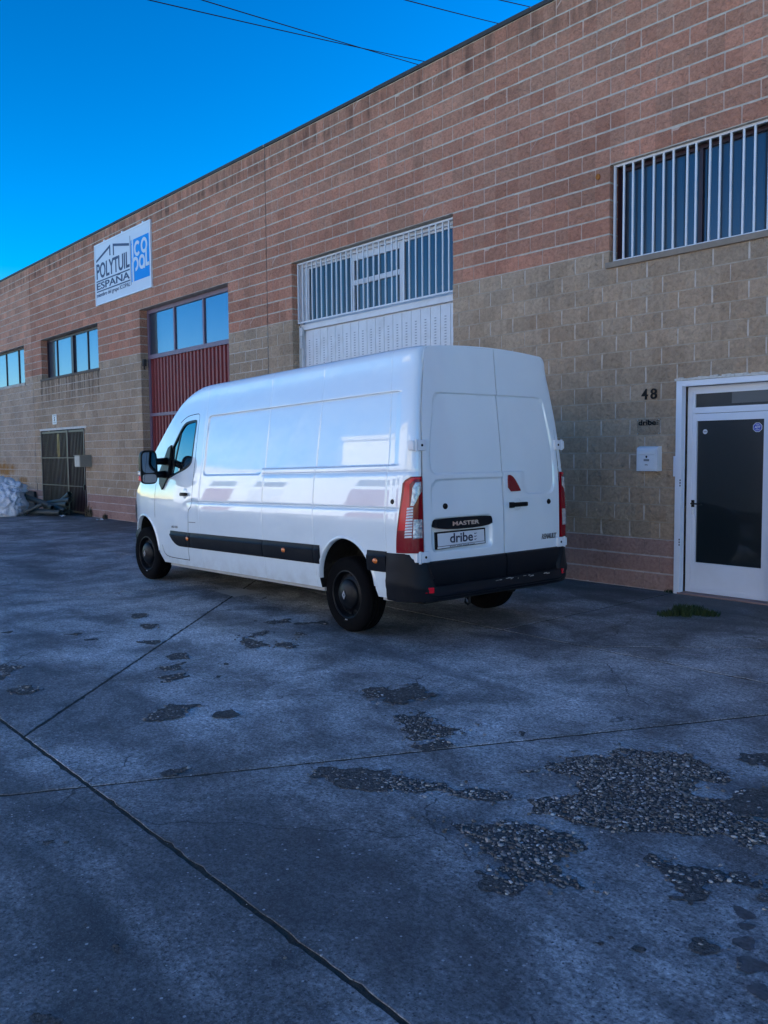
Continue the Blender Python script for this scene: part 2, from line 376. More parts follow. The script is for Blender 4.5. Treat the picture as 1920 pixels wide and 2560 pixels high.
def slab(poly, gap=.010):
    poly = inset(poly, gap); pts = []
    n = len(poly)
    if n < 3: return
    A = sum(poly[i][0] * poly[(i + 1) % n][1] - poly[(i + 1) % n][0] * poly[i][1] for i in range(n))
    if A < 0: poly = poly[::-1]
    for i in range(n):
        p, q = poly[i], poly[(i + 1) % n]; L = math.hypot(q[0] - p[0], q[1] - p[1]); mx_, my_ = (p[0] + q[0]) / 2, (p[1] + q[1]) / 2
        near = math.hypot(mx_ - 10, my_ + 5) < 9; k = max(1, int(L / (.045 if near else .5)))
        for j in range(k):
            t = j / k; jit = 0 if j == 0 else 1; a = .0045 * jit
            if jit and rnd.random() < .10: a = .016
            nx, ny = -(q[1] - p[1]) / L, (q[0] - p[0]) / L; e = rnd.uniform(-.3, 1) * a
            pts.append((p[0] + (q[0] - p[0]) * t + nx * e, p[1] + (q[1] - p[1]) * t + ny * e))
    m = MB(); n = len(pts); dz = 0.0
    cx = sum(p[0] for p in pts) / n; cy = sum(p[1] for p in pts) / n
    def inn(p):
        d = math.hypot(cx - p[0], cy - p[1]) + 1e-6; return (p[0] + (cx - p[0]) / d * .002, p[1] + (cy - p[1]) / d * .002)
    ip = [inn(p) for p in pts]
    vs = [(p[0], p[1], -.05) for p in pts] + [(p[0], p[1], -.004) for p in pts] + [(p[0], p[1], dz) for p in ip]
    fs = [(i, (i + 1) % n, n + (i + 1) % n, n + i) for i in range(n)] + [(n + i, n + (i + 1) % n, 2 * n + (i + 1) % n, 2 * n + i) for i in range(n)]
    m.add(vs, fs); m.add([], []); m.f.append(tuple(range(2 * n, 3 * n))); m.m.append(0)
    m.obj('concrete_slab', M_CONC, ground)
YA, YB = -7.22, -2.965
cuts_mid = [((-30, YA), (-30, YB)), ((-18, YA), (-18, YB)), ((-9, YA), (-9, YB)), ((-2, YA), (-2, YB)), ((4.79, YA), (5.39, YB)), ((9.765, YA), (5.52, YB)), ((10.75, YA), (12.80, YB)), ((18, YA), (20, YB)), ((30, YA), (30, YB))]
def strip(cuts, y0, y1, x0, x1):
    prev = ((x0, y0), (x0, y1))
    for c_ in cuts + [((x1, y0), (x1, y1))]:
        slab([prev[0], c_[0], c_[1], prev[1]]); prev = c_
strip(cuts_mid, YA, YB, -45, 45)
strip([((-30, YB), (-30, .3)), ((-18, YB), (-18, .3)), ((-9, YB), (-9, .3)), ((-2, YB), (-2, .3)), ((4.9, YB), (4.9, .3)), ((9.71, YB), (9.70, .3)), ((10.60, YB), (13.9, .3)), ((20, YB), (20, .3)), ((30, YB), (30, .3))], YB, .3, -45, 45)
strip([((-30, -13), (-30, YA)), ((-12, -13), (-12, YA)), ((0, -13), (0, YA)), ((7.95, -13), (10.75, YA)), ((22, -13), (22, YA))], -13, YA, -45, 45)
strip([((-20, -24), (-20, -13)), ((0, -24), (0, -13)), ((20, -24), (20, -13))], -24, -13, -45, 45)

# worn patches with exposed pebbles (outlines measured on the photograph, laid on the ground plane)
K = 960 / 1659
def G1(p): return on_ground(p[0] * K, 1300 + p[1] * K)
def G2(p): return on_ground(960 + p[0] * K, 1300 + p[1] * K)
P2 = [[(590, 1095), (700, 1050), (800, 1010), (850, 1000), (960, 1025), (1050, 1000), (1150, 1010), (1330, 1020), (1450, 1070), (1510, 1085), (1490, 1140), (1380, 1130), (1360, 1180), (1430, 1230), (1450, 1290), (1659, 1320), (1659, 1390), (1560, 1390), (1440, 1330), (1330, 1370), (1160, 1340), (960, 1360), (800, 1320), (700, 1270), (640, 1215), (800, 1215), (850, 1180), (820, 1120), (700, 1100)],
      [(170, 1280), (430, 1320), (560, 1320), (650, 1360), (780, 1350), (880, 1420), (760, 1440), (720, 1490), (760, 1550), (900, 1590), (900, 1620), (780, 1600), (700, 1560), (580, 1560), (500, 1530), (460, 1480), (410, 1390), (300, 1340)],
      [(410, 1520), (520, 1540), (580, 1580), (520, 1600), (420, 1570)], [(0, 1110), (150, 1140), (330, 1150), (490, 1190), (480, 1225), (330, 1210), (180, 1190), (0, 1160)],
      [(1060, 1470), (1130, 1445), (1300, 1490), (1480, 1530), (1700, 1560), (1700, 1670), (1560, 1660), (1540, 1590), (1450, 1580), (1330, 1570), (1200, 1520)],
      [(1290, 1630), (1320, 1590), (1420, 1620), (1400, 1660), (1310, 1660)], [(1480, 1035), (1560, 1000), (1720, 995), (1720, 1080), (1570, 1070)],
      [(1470, 1180), (1560, 1170), (1720, 1145), (1720, 1280), (1540, 1260), (1520, 1200)], [(70, 720), (130, 700), (260, 760), (200, 770), (100, 790), (0, 790), (0, 750)],
      [(60, 850), (200, 840), (340, 900), (400, 880), (380, 910), (250, 930), (130, 950), (70, 910)], [(560, 920), (600, 905), (610, 940)], [(150, 985), (260, 950), (330, 970), (200, 1000)],
      [(900, 1830), (980, 1800), (1010, 1820), (950, 1840)], [(1070, 1850), (1160, 1855), (1100, 1875)], [(1340, 1850), (1390, 1830), (1470, 1870), (1380, 1870)]]
P1 = [[(1350, 1070), (1480, 1065), (1659, 1090), (1659, 1170), (1480, 1165), (1380, 1130)], [(660, 860), (700, 820), (780, 790), (880, 800), (800, 820), (740, 860)], [(940, 840), (1000, 825), (1030, 850), (970, 865)],
      [(700, 680), (790, 665), (810, 680), (740, 695)], [(710, 640), (790, 620), (780, 645), (720, 650)], [(700, 590), (780, 580), (810, 600), (740, 605)], [(945, 620), (1005, 615), (980, 628)], [(870, 690), (960, 670), (960, 685), (900, 698)],
      [(1050, 500), (1170, 480), (1180, 490), (1070, 520), (1140, 540), (1090, 555), (1050, 530)], [(1210, 545), (1300, 490), (1310, 510), (1250, 550)], [(600, 455), (690, 445), (700, 465), (640, 475)], [(560, 410), (650, 405), (600, 425)],
      [(280, 495), (370, 485), (330, 502)], [(340, 515), (435, 510), (390, 525)], [(600, 530), (700, 515), (690, 535)], [(0, 485), (70, 475), (40, 495)], [(0, 630), (80, 640), (60, 670), (0, 690)], [(30, 740), (130, 720), (140, 750), (60, 760)],
      [(680, 1095), (800, 1075), (820, 1085), (720, 1110)], [(420, 1890), (520, 1850), (545, 1870), (500, 1920), (430, 1920)], [(180, 1395), (250, 1375), (270, 1390), (210, 1410)], [(90, 2160), (150, 2130), (210, 2160), (200, 2177)],
      [(1090, 885), (1150, 885), (1130, 900)], [(985, 1045), (1040, 1040), (1030, 1055)], [(1150, 440), (1250, 425), (1260, 440), (1180, 450)], [(1290, 450), (1400, 435), (1410, 450)], [(1590, 740), (1659, 725), (1659, 780), (1600, 775)]]
polys = [[G2(p) for p in q] for q in P2] + [[G1(p) for p in q] for q in P1]
rs = np.random.RandomState(3)
_lat = rs.rand(64, 64)
def vnoise(x, y, sc):
    x = np.asarray(x) * sc; y = np.asarray(y) * sc; i = np.floor(x).astype(int); j = np.floor(y).astype(int); u = x - i; v = y - j
    u = u * u * (3 - 2 * u); v = v * v * (3 - 2 * v); g = lambda a, b: _lat[a % 64, b % 64]
    return (g(i, j) * (1 - u) + g(i + 1, j) * u) * (1 - v) + (g(i, j + 1) * (1 - u) + g(i + 1, j + 1) * u) * v
def fbm(x, y, sc, o=4):
    a = 0; t = 0; w_ = 1.0
    for k in range(o): a = a + (vnoise(x + 13.7 * k, y + 5.1 * k, sc * 2 ** k) - .5) * w_; t += w_; w_ *= .6
    return a / t * 2
def sdf(P, x, y):
    """signed distance (positive inside)"""
    d = np.full(x.shape, 1e9); ins = np.zeros(x.shape, bool); n = len(P)
    for i in range(n):
        a, b = P[i], P[(i + 1) % n]; ex, ey = b[0] - a[0], b[1] - a[1]; t = np.clip(((x - a[0]) * ex + (y - a[1]) * ey) / (ex * ex + ey * ey + 1e-12), 0, 1)
        d = np.minimum(d, np.hypot(x - a[0] - t * ex, y - a[1] - t * ey))
        c_ = ((a[1] > y) != (b[1] > y)) & (x < (b[0] - a[0]) * (y - a[1]) / (b[1] - a[1] + 1e-12) + a[0]); ins ^= c_
    return np.where(ins, d, -d)
bed = MB(); peb_pos = []
for iP, P in enumerate(polys):
    zb_ = .002 + .0007 * (iP % 9)
    xs = [p[0] for p in P]; ys = [p[1] for p in P]; dist = math.hypot(np.mean(xs) - CAM[0], np.mean(ys) - CAM[1])
    st = .016 if dist < 7 else .03; pad = .12
    gx = np.arange(min(xs) - pad, max(xs) + pad, st); gy = np.arange(min(ys) - pad, max(ys) + pad, st)
    XX, YY = np.meshgrid(gx, gy, indexing='ij'); size = min(max(xs) - min(xs), max(ys) - min(ys))
    amp = min(.11, .35 * size + .02)
    Fv = sdf(P, XX, YY) + fbm(XX, YY, 5.0, 4) * amp * 1.25 + fbm(XX + 31, YY, 20, 3) * .05
    for i in range(len(gx) - 1):
        row = Fv[i:i + 2]
        for j in range(len(gy) - 1):
            q = (row[0, j], row[1, j], row[1, j + 1], row[0, j + 1])
            if max(q) <= 0: continue
            cr = ((gx[i], gy[j]), (gx[i + 1], gy[j]), (gx[i + 1], gy[j + 1]), (gx[i], gy[j + 1])); pl = []
            for k in range(4):
                a, b = q[k], q[(k + 1) % 4]; A_, B_ = cr[k], cr[(k + 1) % 4]
                if a > 0: pl.append((*A_, zb_))
                if a * b < 0: t = a / (a - b); pl.append((A_[0] + t * (B_[0] - A_[0]), A_[1] + t * (B_[1] - A_[1]), zb_))
            if len(pl) >= 3: bed.add(pl, [tuple(range(len(pl)))])
    area = (max(xs) - min(xs)) * (max(ys) - min(ys)); n = int(area * (8500 if dist < 7.5 else 2600))
    px = rs.uniform(min(xs) - pad, max(xs) + pad, n); py = rs.uniform(min(ys) - pad, max(ys) + pad, n)
    F2 = sdf(P, px, py) + fbm(px, py, 5.0, 4) * amp * 1.25 + fbm(px + 31, py, 20, 3) * .05
    big_ = 1.0 if dist < 7.5 else 1.25
    keep = (F2 > .004) | ((F2 > -.05) & (rs.rand(n) < .16))
    for a, b in zip(px[keep], py[keep]): peb_pos.append((a, b, big_ * (1.0 if rs.rand() < .95 else 1.3)))
struct(bed.obj('worn_paving_bed', M_BED), 'stuff', 'dark worn bed where the concrete skin has broken away')
# loose pebbles along the joint and scattered on the concrete
for k in range(420):
    t = rs.rand(); x = 9.0 + 5 * t; peb_pos.append((x, YA + rs.normal(0, .02), .55)) if k < 40 else peb_pos.append((rs.uniform(7.5, 14.2), rs.uniform(-8.4, -3.0), rs.uniform(.35, .75)))
ico = bmesh.new(); bmesh.ops.create_icosphere(ico, subdivisions=1, radius=1.0); iv = np.array([q.co[:] for q in ico.verts]); ifc = np.array([[q.index for q in f.verts] for f in ico.faces]); ico.free()
n = len(peb_pos); PV = np.zeros((n, len(iv), 3)); tone = np.zeros((n, len(iv), 4)); tone[..., 3] = 1
for k, (x, y, b) in enumerate(peb_pos):
    s = rs.lognormal(math.log(.0056), .38) * b; s = min(s, .0115); a = rs.uniform(0, 2 * math.pi); sx, sy, sz = s * rs.uniform(1.0, 1.5), s * rs.uniform(.7, 1.0), s * rs.uniform(.35, .6)
    v = iv * np.array([sx, sy, sz]) * (1 + rs.uniform(-.15, .15, (len(iv), 1)))
    PV[k, :, 0] = x + v[:, 0] * math.cos(a) - v[:, 1] * math.sin(a); PV[k, :, 1] = y + v[:, 0] * math.sin(a) + v[:, 1] * math.cos(a); PV[k, :, 2] = .003 + sz * .35 + v[:, 2]
    u = rs.rand(); g = rs.uniform(.06, .20) if u < .80 else (rs.uniform(.25, .42) if u < .95 else rs.uniform(.4, .55))
    wm = rs.uniform(-.12, .16); tone[k, :, :3] = (g * (1 + wm), g, g * (1 - wm))
me = bpy.data.meshes.new('exposed_pebbles'); fv = (ifc[None] + (np.arange(n) * len(iv))[:, None, None]).reshape(-1, 3)
me.from_pydata(PV.reshape(-1, 3).tolist(), [], fv.tolist()); me.materials.append(M_PEB)
ca = me.color_attributes.new('tone', 'FLOAT_COLOR', 'POINT'); ca.data.foreach_set('color', tone.reshape(-1).astype(np.float32)); me.polygons.foreach_set('use_smooth', [True] * len(me.polygons))
struct(link('exposed_pebbles', me), 'stuff', 'rounded pebbles showing where the concrete skin has worn off')
# oil spots near the right edge
def blotch(cx, cy, rx, ry, rot, z):
    n = 40; pts = []
    for k in range(n):
        a = 2 * math.pi * k / n; r = 1 + .22 * math.sin(3 * a + cx * 9) * rnd.uniform(.4, 1) + rnd.uniform(-.05, .05); x, y = rx * r * math.cos(a), ry * r * math.sin(a)
        pts.append((cx + x * math.cos(rot) - y * math.sin(rot), cy + x * math.sin(rot) + y * math.cos(rot), z))
    return pts
sm = MB()
for (px, py, r1, r2) in [(1555, 1700, .045, .03), (1565, 1757, .03, .022), (1558, 1830, .042, .034), (1585, 1925, .05, .042), (1620, 2040, .04, .03)]:
    zs_ = globals().get('zs_', .0008) + .0007; x, y = G2((px, py)); pts = blotch(x, y, r1, r2, rnd.uniform(0, 3), zs_); sm.add(pts, [tuple(range(len(pts)))])
struct(sm.obj('oil_stain', M_STAIN, ground), 'stuff')
rp = [G1(p) for p in ((925, 306), (1045, 297), (1140, 314), (1080, 322), (1012, 333))]
MB().add([(x, y, .0025) for x, y in rp], [tuple(range(5))]).obj('repair_patch', noisy('pale_cement', (.42, .42, .41), .85, .2, 6, .3), ground)

# ------------------------------------------------------------------ the row of industrial units
TOP = 7.2; DEPTH = .25
UNITS = [
    dict(name='industrial_unit', x0=-40.0, x1=-11.42, ops=[(-16.3, -12.11, 3.8, 5.0)], red=M_ORANGE, tan=M_TAN2, ro=.1, to=.3, vis=(-16.5, -11.42), mort=M_MORT_TAN2, bed=.013,
         label='orange and tan block building at the end beyond the white sacks'),
    dict(name='industrial_unit', x0=-11.40, x1=1.388, ops=[(-4.0, 0.0, 0, 5.0), (-10.62, -6.45, 3.8, 5.0), (-10.9, -7.55, 0, 2.4)], red=M_RED, tan=M_TAN, ro=.0, to=.2, vis=(-11.4, 1.388), mort=M_MORT_TAN2, bed=.013,
         label='block-built industrial unit with maroon shutter door and a company sign'),
    dict(name='industrial_unit', x0=1.408, x1=13.9, ops=[(2.2, 6.2, 0, 5.0), (8.8, 12.0, 3.8, 5.0), (9.71, 10.86, 0, 2.4)], red=M_RED, tan=M_TAN, ro=.2, to=.31, vis=(1.408, 11.6), mort=M_MORT_TAN, bed=.009,
         label='red over tan block industrial unit with white shutter and white door number 48'),
]
NV = 7
_block_cache = {}
def block_mesh(variant, deep, m):
    key = (variant, deep, m.name)
    if key in _block_cache: return _block_cache[key]
    v, f = block_geo(variant, deep); b = MB(); b.add(v, f); me = b.mesh('block', m, angle=math.radians(50)); _block_cache[key] = me; return me
_geo = {}
def block_geo(variant, deep):
    if (variant, deep) in _geo: return _geo[(variant, deep)]
    r = random.Random(variant * 31 + deep); nx, nz = 4, 2; fr = []
    for j in range(nz + 1):
        for i in range(nx + 1):
            edge = i in (0, nx) or j in (0, nz); x, z = i / nx, j / nz
            y = -.004 + r.uniform(-.002, .004) if edge else -.013 + r.uniform(-.009, .007)
            ex = (r.uniform(-.004, .004) if 0 < i < nx else (r.uniform(0, .012) * (1 if i == 0 else -1)))
            ez = (r.uniform(-.02, .02) if 0 < j < nz else (r.uniform(0, .022) * (1 if j == 0 else -1)))
            fr.append((x + ex, y, z + ez))
    d = .215 if deep else .05; vs = list(fr)
    loop = [i for i in range(nx + 1)] + [(nx + 1) * j + nx for j in range(1, nz + 1)] + [(nx + 1) * nz + i for i in range(nx - 1, -1, -1)] + [(nx + 1) * j for j in range(nz - 1, 0, -1)]
    back = [len(vs) + k for k in range(len(loop))]; vs += [(fr[i][0], d, fr[i][2]) for i in loop]; fs = []
    for j in range(nz):
        for i in range(nx): a = j * (nx + 1) + i; fs.append((a, a + 1, a + nx + 2, a + nx + 1))
    L = len(loop)
    for k in range(L): k2 = (k + 1) % L; fs.append((loop[k2], loop[k], back[k], back[k2]))
    _geo[(variant, deep)] = (vs, fs); return _geo[(variant, deep)]

def build_unit(U):
    B = thing(U['name'], U['label'], 'building', (0, 0, 0))
    # mortar core with the openings left out, and its reveals
    xs = sorted({U['x0'], U['x1'], *[o[0] for o in U['ops']], *[o[1] for o in U['ops']]}); zs = sorted({0.0, .6, .8, 4.0, TOP, *[o[2] for o in U['ops']], *[o[3] for o in U['ops']]})
    inop = lambda x, z: any(o[0] < x < o[1] and o[2] < z < o[3] for o in U['ops'])
    core = MB()
    Y0 = -.011
    for i in range(len(xs) - 1):
        for j in range(len(zs) - 1):
            x0, x1, z0, z1 = xs[i], xs[i + 1], zs[j], zs[j + 1]; cx, cz = (x0 + x1) / 2, (z0 + z1) / 2
            if inop(cx, cz): continue
            mi = 0 if z0 >= 3.99 else (2 if z1 <= .61 else 1)
            yy = Y0 if z0 > .79 else .004
            core.add([(x0, yy, z0), (x1, yy, z0), (x1, yy, z1), (x0, yy, z1)], [(0, 1, 2, 3)], mi)
    for (x0, x1, z0, z1) in U['ops']:
        e = .006
        for (a, b) in ((z0, min(4.0, z1)), (4.0, z1)):
            if b <= a: continue
            mi = 0 if a >= 3.99 else 1
            core.add([(x0 - e, Y0, a), (x0 - e, DEPTH, a), (x0 - e, DEPTH, b), (x0 - e, Y0, b)], [(0, 1, 2, 3)], mi)
            core.add([(x1 + e, Y0, a), (x1 + e, DEPTH, a), (x1 + e, DEPTH, b), (x1 + e, Y0, b)], [(0, 1, 2, 3)], mi)
        core.add([(x0, Y0, z1 + .004), (x1, Y0, z1 + .004), (x1, DEPTH, z1 + .004), (x0, DEPTH, z1 + .004)], [(0, 1, 2, 3)], 0 if z1 > 4.5 else 1)
        if z0 > 0: core.add([(x0, Y0, z0), (x1, Y0, z0), (x1, DEPTH, z0), (x0, DEPTH, z0)], [(0, 1, 2, 3)], 1)
    core.obj('wall', [M_MORT_RED, U['mort'], M_MORT_PINK], B)
    # shell behind: side walls, back wall and flat roof
    x0, x1 = U['x0'] + .004, U['x1'] - .004; sh = MB()
    sh.add([(x0, .3, 0), (x0, 18, 0), (x0, 18, 7.0), (x0, .3, 7.0), (x1, .3, 0), (x1, 18, 0), (x1, 18, 7.0), (x1, .3, 7.0)], [(0, 1, 2, 3), (4, 5, 6, 7), (1, 5, 6, 2), (3, 2, 6, 7)])
    sh.add([(x0, DEPTH, 7.0), (x1, DEPTH, 7.0), (x1, .3, 7.0), (x0, .3, 7.0), (x0, DEPTH, 7.19), (x1, DEPTH, 7.19)], [(0, 1, 2, 3), (0, 1, 5, 4)])
    sh.obj('roof', M_ROOF, B)
    # dark rooms right behind each opening
    for o in U['ops']:
        a, b, c_, d = o[0] - .3, o[1] + .3, max(o[2] - .2, 0.0), o[3] + .2; rm = MB()
        rm.add([(a, DEPTH + .01, c_), (b, DEPTH + .01, c_), (b, 2.0, c_), (a, 2.0, c_), (a, DEPTH + .01, d), (b, DEPTH + .01, d), (b, 2.0, d), (a, 2.0, d)], [(0, 1, 2, 3), (4, 5, 6, 7), (2, 3, 7, 6), (1, 2, 6, 5), (0, 3, 7, 4)])
        rm.obj('room', M_ROOM, B)
    cp = MB(); cx_ = U['x0']
    while cx_ < U['x1'] - .01:
        e_ = min(cx_ + 3.1, U['x1']); cp.box((cx_, -.035, TOP + rnd.uniform(0, .006)), (e_ - .006, DEPTH + .03, TOP + .055 + rnd.uniform(0, .006))); cx_ = e_
    cp.obj('coping', M_COPING, B)
    # split-face blocks
    blocks = []
    for r in range(36):
        z0, z1 = r * .2, r * .2 + .2; zc = (z0 + z1) / 2; free = [(max(U['x0'], U['vis'][0]), min(U['x1'], U['vis'][1]))]
        for o in U['ops']:
            if o[2] < zc < o[3]:
                nf = []
                for a, b in free:
                    if o[1] <= a or o[0] >= b: nf.append((a, b)); continue
                    if a < o[0]: nf.append((a, o[0]))
                    if b > o[1]: nf.append((o[1], b))
                free = nf
        zone = 'red' if r >= 20 else ('pink' if r < 3 else 'tan')
        off = (U['ro'] + (.2 if r % 2 else 0)) if zone == 'red' else (U['to'] + (.2 if r % 2 == 0 else 0))
        bed, perp = {'red': (.019, .011), 'tan': (U['bed'], .015), 'pink': (.014, .006)}[zone]
        mt = {'red': U['red'], 'tan': U['tan'], 'pink': M_PINK}[zone]
        for a, b in free:
            if b - a < .03: continue
            js = [a] + [q for q in np.arange(math.floor((a - off) / .4) * .4 + off, b + .4, .4) if a + .07 < q < b - .07] + [b]
            for k in range(len(js) - 1):
                j0, j1 = js[k], js[k + 1]
                jl = k == 0 and any(abs(o[1] - a) < .01 for o in U['ops']); jr = k == len(js) - 2 and any(abs(o[0] - b) < .01 for o in U['ops'])
                p0 = 0 if jl else perp / 2; p1 = 0 if jr else perp / 2
                dx0, dx1 = rnd.uniform(-.003, .003), rnd.uniform(-.003, .003)
                hb = bed * rnd.uniform(.8, 1.15)
                blocks.append((j0 + p0 + dx0, z0 + hb / 2, j1 - p1 + dx1 - (j0 + p0 + dx0), .2 - hb, mt, jl or jr, r))
    def size(bk):
        x, z = bk[0] + bk[2] / 2, bk[1] + .1; d = math.dist((x, 0, z), CAM); s = 1.0 / d
        q = np.array([x - CAM[0], -CAM[1], z - CAM[2]]); dz = q @ AX[2]; u = 960 + F_PX * (q @ AX[0]) / dz; v_ = 1280 - F_PX * (q @ AX[1]) / dz
        if u < -10 or u > 1930 or v_ < -10: s *= .01
        if 345 < u < 1400 and v_ > 860 + max(0, (1060 - u)) * .22: s *= .01      # behind the van
        return s * bk[2]
    blocks.sort(key=size, reverse=True)
    rest = {}
    for k, (x, z, wd, h, mt, deep, r) in enumerate(blocks):
        var = rnd.randrange(NV); y = (-.012 if r >= 4 else .004) + rnd.uniform(-.002, .002)
        if k < 300:
            o = link('block', block_mesh(var, deep, mt), B); o.location = (x, y, z); o.scale = (wd, 1, h)
        else:
            rest.setdefault(mt.name, []).append((x, y, z, wd, h, var, deep))
    if rest:
        nm = list(rest); b = MB()
        for mi, key in enumerate(nm):
            for (x, y, z, wd, h, var, deep) in rest[key]:
                v, f = block_geo(var, deep); b.add([(x + q[0] * wd, y + q[1], z + q[2] * h) for q in v], f, mi)
        struct(b.obj('blockwork', [MATS[q] for q in nm], B, angle=math.radians(50)), 'stuff')
    return B
BU = [build_unit(U) for U in UNITS]
UA, UB, UC = BU
for U_, x_ in ((UB, -11.41), (UC, 1.398)): MB().box((x_ - .02, .0, 0), (x_ + .02, .1, 7.19)).obj('movement_joint', M_COPING, U_)
MB().prism([(8.64 + .03 * math.cos(k_ * math.pi / 8), 4.90 + .035 * math.sin(k_ * math.pi / 8)) for k_ in range(16)], 'y', -.034, -.01).obj('anchor_plate', noisy('rusty_iron', (.36, .12, .02), .9, .3, 30), UC)
# unseen neighbour to the right, added and sized for its shadow on the yard
nb = thing('industrial_unit', 'unseen red block unit added right of the white door building for its shade', 'building', (13.92, 0, 0))
MB().box((0, .01, 0), (6.4, 18, 7.2)).obj('wall', M_RED, nb); MB().box((-.0, -.03, 7.2), (6.4, 18.05, 7.26)).obj('coping', M_COPING, nb)
m_ = MB(); m_.box((1.4, -.02, 0), (5.0, .005, 4.6)); m_.obj('shutter', M_MAROON, nb)

def rect_frame(m, x0, x1, z0, z1, y0, y1, t, mi=0):
    m.box((x0, y0, z0), (x0 + t, y1, z1), mi); m.box((x1 - t, y0, z0), (x1, y1, z1), mi)
    m.box((x0 + t, y0 + .001, z0), (x1 - t, y1 - .001, z0 + t), mi); m.box((x0 + t, y0 + .001, z1 - t), (x1 - t, y1 - .001, z1), mi); return m
def pane(x0, x1, z0, z1, y, m, parent, name='pane'):
    return MB().box((x0, y, z0), (x1, y + .008, z1)).obj(name, m, parent)

def window_row(parent, x0, x1, z0, z1, y, divs, mframe, mglass, thick=()):
    """fixed window: frame, mullions, one pane per light"""
    W = MB(); rect_frame(W, x0, x1, z0, z1, y - .03, y + .03, .05); wo = W.obj('window', mframe, parent)
    edges = [x0 + .05] + list(divs) + [x1 - .05]
    for d in divs:
        h = .075 if d in thick else .022
        MB().box((d - h, y - (.05 if d in thick else .025), z0 + .05), (d + h, y + .025, z1 - .05)).obj('mullion', mframe, wo)
    for i in range(len(edges) - 1): pane(edges[i] + .012, edges[i + 1] - .012, z0 + .045, z1 - .045, y + rnd.uniform(-.003, .003), mglass, wo)
    return wo
def tilt(o, rng=.006):
    pass
# --- unit A window (mostly out of frame)
window_row(UA, -16.3, -12.11, 3.86, 5.0, .16, [-15.6, -14.35, -13.12], M_DMAROON, M_GLASS_SKY)
MB().box((-16.4, -.045, 3.78), (-12.05, .14, 3.855), ch=.006).obj('window_sill', noisy('broken_pale_sill', (.5, .46, .4), .9, .3, 6, .6, dirt=.6), UA)
# dark low ledge at the foot of unit A
MB().box((-13.6, -.10, 0), (-11.45, -.02, .55), ch=.01).obj('plinth', noisy('dark_plinth', (.035, .035, .034), .9, .3, 5, .3), UA)
# --- unit B: long window, shutter with glazing, gate opening
window_row(UB, -10.62, -6.45, 3.86, 4.97, .19, [-9.85, -8.63, -7.59], M_DMAROON, M_GLASS_SKY, thick=(-8.63,))
MB().box((-10.70, -.04, 3.79), (-6.40, .16, 3.858), ch=.008).obj('window_sill', noisy('stained_sill', (.12, .1, .08), .9, .5, 9, .6), UB)
# maroon shutter door
sh = MB(); rect_frame(sh, -4.0, 0.0, 0.02, 4.99, .17, .25, .085); door = sh.obj('shutter_door', M_PURPLE, UB)
def corrugated(name, x0, x1, z0, z1, y, pitch, depth, mt, parent):
    pts = []; x = x0
    while x < x1 - pitch * .5:
        pts += [(x, y), (x + pitch * .42, y), (x + pitch * .5, y + depth), (x + pitch * .92, y + depth)]; x += pitch
    pts.append((x1, y)); m = MB(); m.grid([[(p[0], p[1], z0) for p in pts], [(p[0], p[1], z1) for p in pts]], flip=True); return m.obj(name, mt, parent)
corrugated('corrugated_panel', -3.91, -.09, 2.60, 3.87, .20, .158, .035, M_MAROON, door)
corrugated('corrugated_panel', -3.91, -.09, .06, 2.53, .20, .158, .035, M_MAROON, door)
MB().box((-3.915, .165, 3.86), (-.085, .225, 3.955)).obj('rail', M_PURPLE, door); MB().box((-3.915, .168, 2.53), (-.085, .222, 2.60)).obj('rail', M_PURPLE, door)
for a, b in ((-3.9, -2.69), (-2.65, -1.37), (-1.33, -.1)): pane(a, b, 3.95, 4.9, .205, M_GLASS_SKY, door)
for q in (-2.67, -1.35): MB().box((q - .03, .175, 3.95), (q + .03, .225, 4.91)).obj('mullion', M_PURPLE, door)
MB().box((-4.03, .02, 3.70), (-3.93, .10, 3.86), ch=.01).tube([(-3.98, .06, 3.62), (-3.98, .06, 3.7)], .02).obj('door_bracket', M_COPING, door)
# gate opening: white lintel strip, glazed shop door behind the bars
MB().box((-10.95, -.03, 2.352), (-7.42, .05, 2.415), ch=.008).obj('lintel_strip', M_SEALANT, UB)
wd_ = MB(); rect_frame(wd_, -10.9, -7.55, 0.02, 2.34, .19, .245, .09); sd_ = wd_.obj('shop_front', M_DMAROON, UB)
for a, b in ((-10.8, -9.95), (-9.87, -8.9), (-8.82, -7.65)): pane(a, b, .12, 2.25, .21, M_GLASS_GATE, sd_)
for q in (-9.91, -8.86): MB().box((q - .045, .19, .1), (q + .045, .24, 2.26)).obj('mullion', M_DMAROON, sd_)

# --- unit C: white shutter with barred glazing
sh = MB(); rect_frame(sh, 2.205, 6.195, .02, 4.99, .15, .24, .08); wdoor = sh.obj('shutter_door', M_WTRIM, UC)
k = 0; x = 2.34
MB().box((2.28, .21, .05), (6.12, .225, 3.82)).obj('backing_sheet', M_WTRIM, wdoor)
slots = MB()
while x < 6.06:
    x2 = min(x + .213, 6.1); o = MB().box((x + .004, .178, .06), (x2 - .004, .212, 3.80), ch=.004).obj('plank', M_WTRIM, wdoor)
    for q in range(13): slots.box((x + .085, .1765, 3.62 - q * .042), (x + .125, .1785, 3.636 - q * .042))
    x = x2
struct(slots.obj('vent_slots', mat('slot_shadow', (.34, .36, .39), .8), wdoor), 'stuff')
MB().box((2.285, .14, 3.82), (6.115, .22, 3.915), ch=.006).obj('rail', M_WTRIM, wdoor)
gl = MB(); rect_frame(gl, 2.29, 6.11, 3.92, 4.94, .2, .235, .06); gl.obj('window_frame', M_WTRIM, wdoor)
for a, b in ((2.42, 3.62), (3.70, 4.84), (4.93, 6.04)): pane(a, b, 3.98, 4.88, .222, M_GLASS_DK, wdoor)
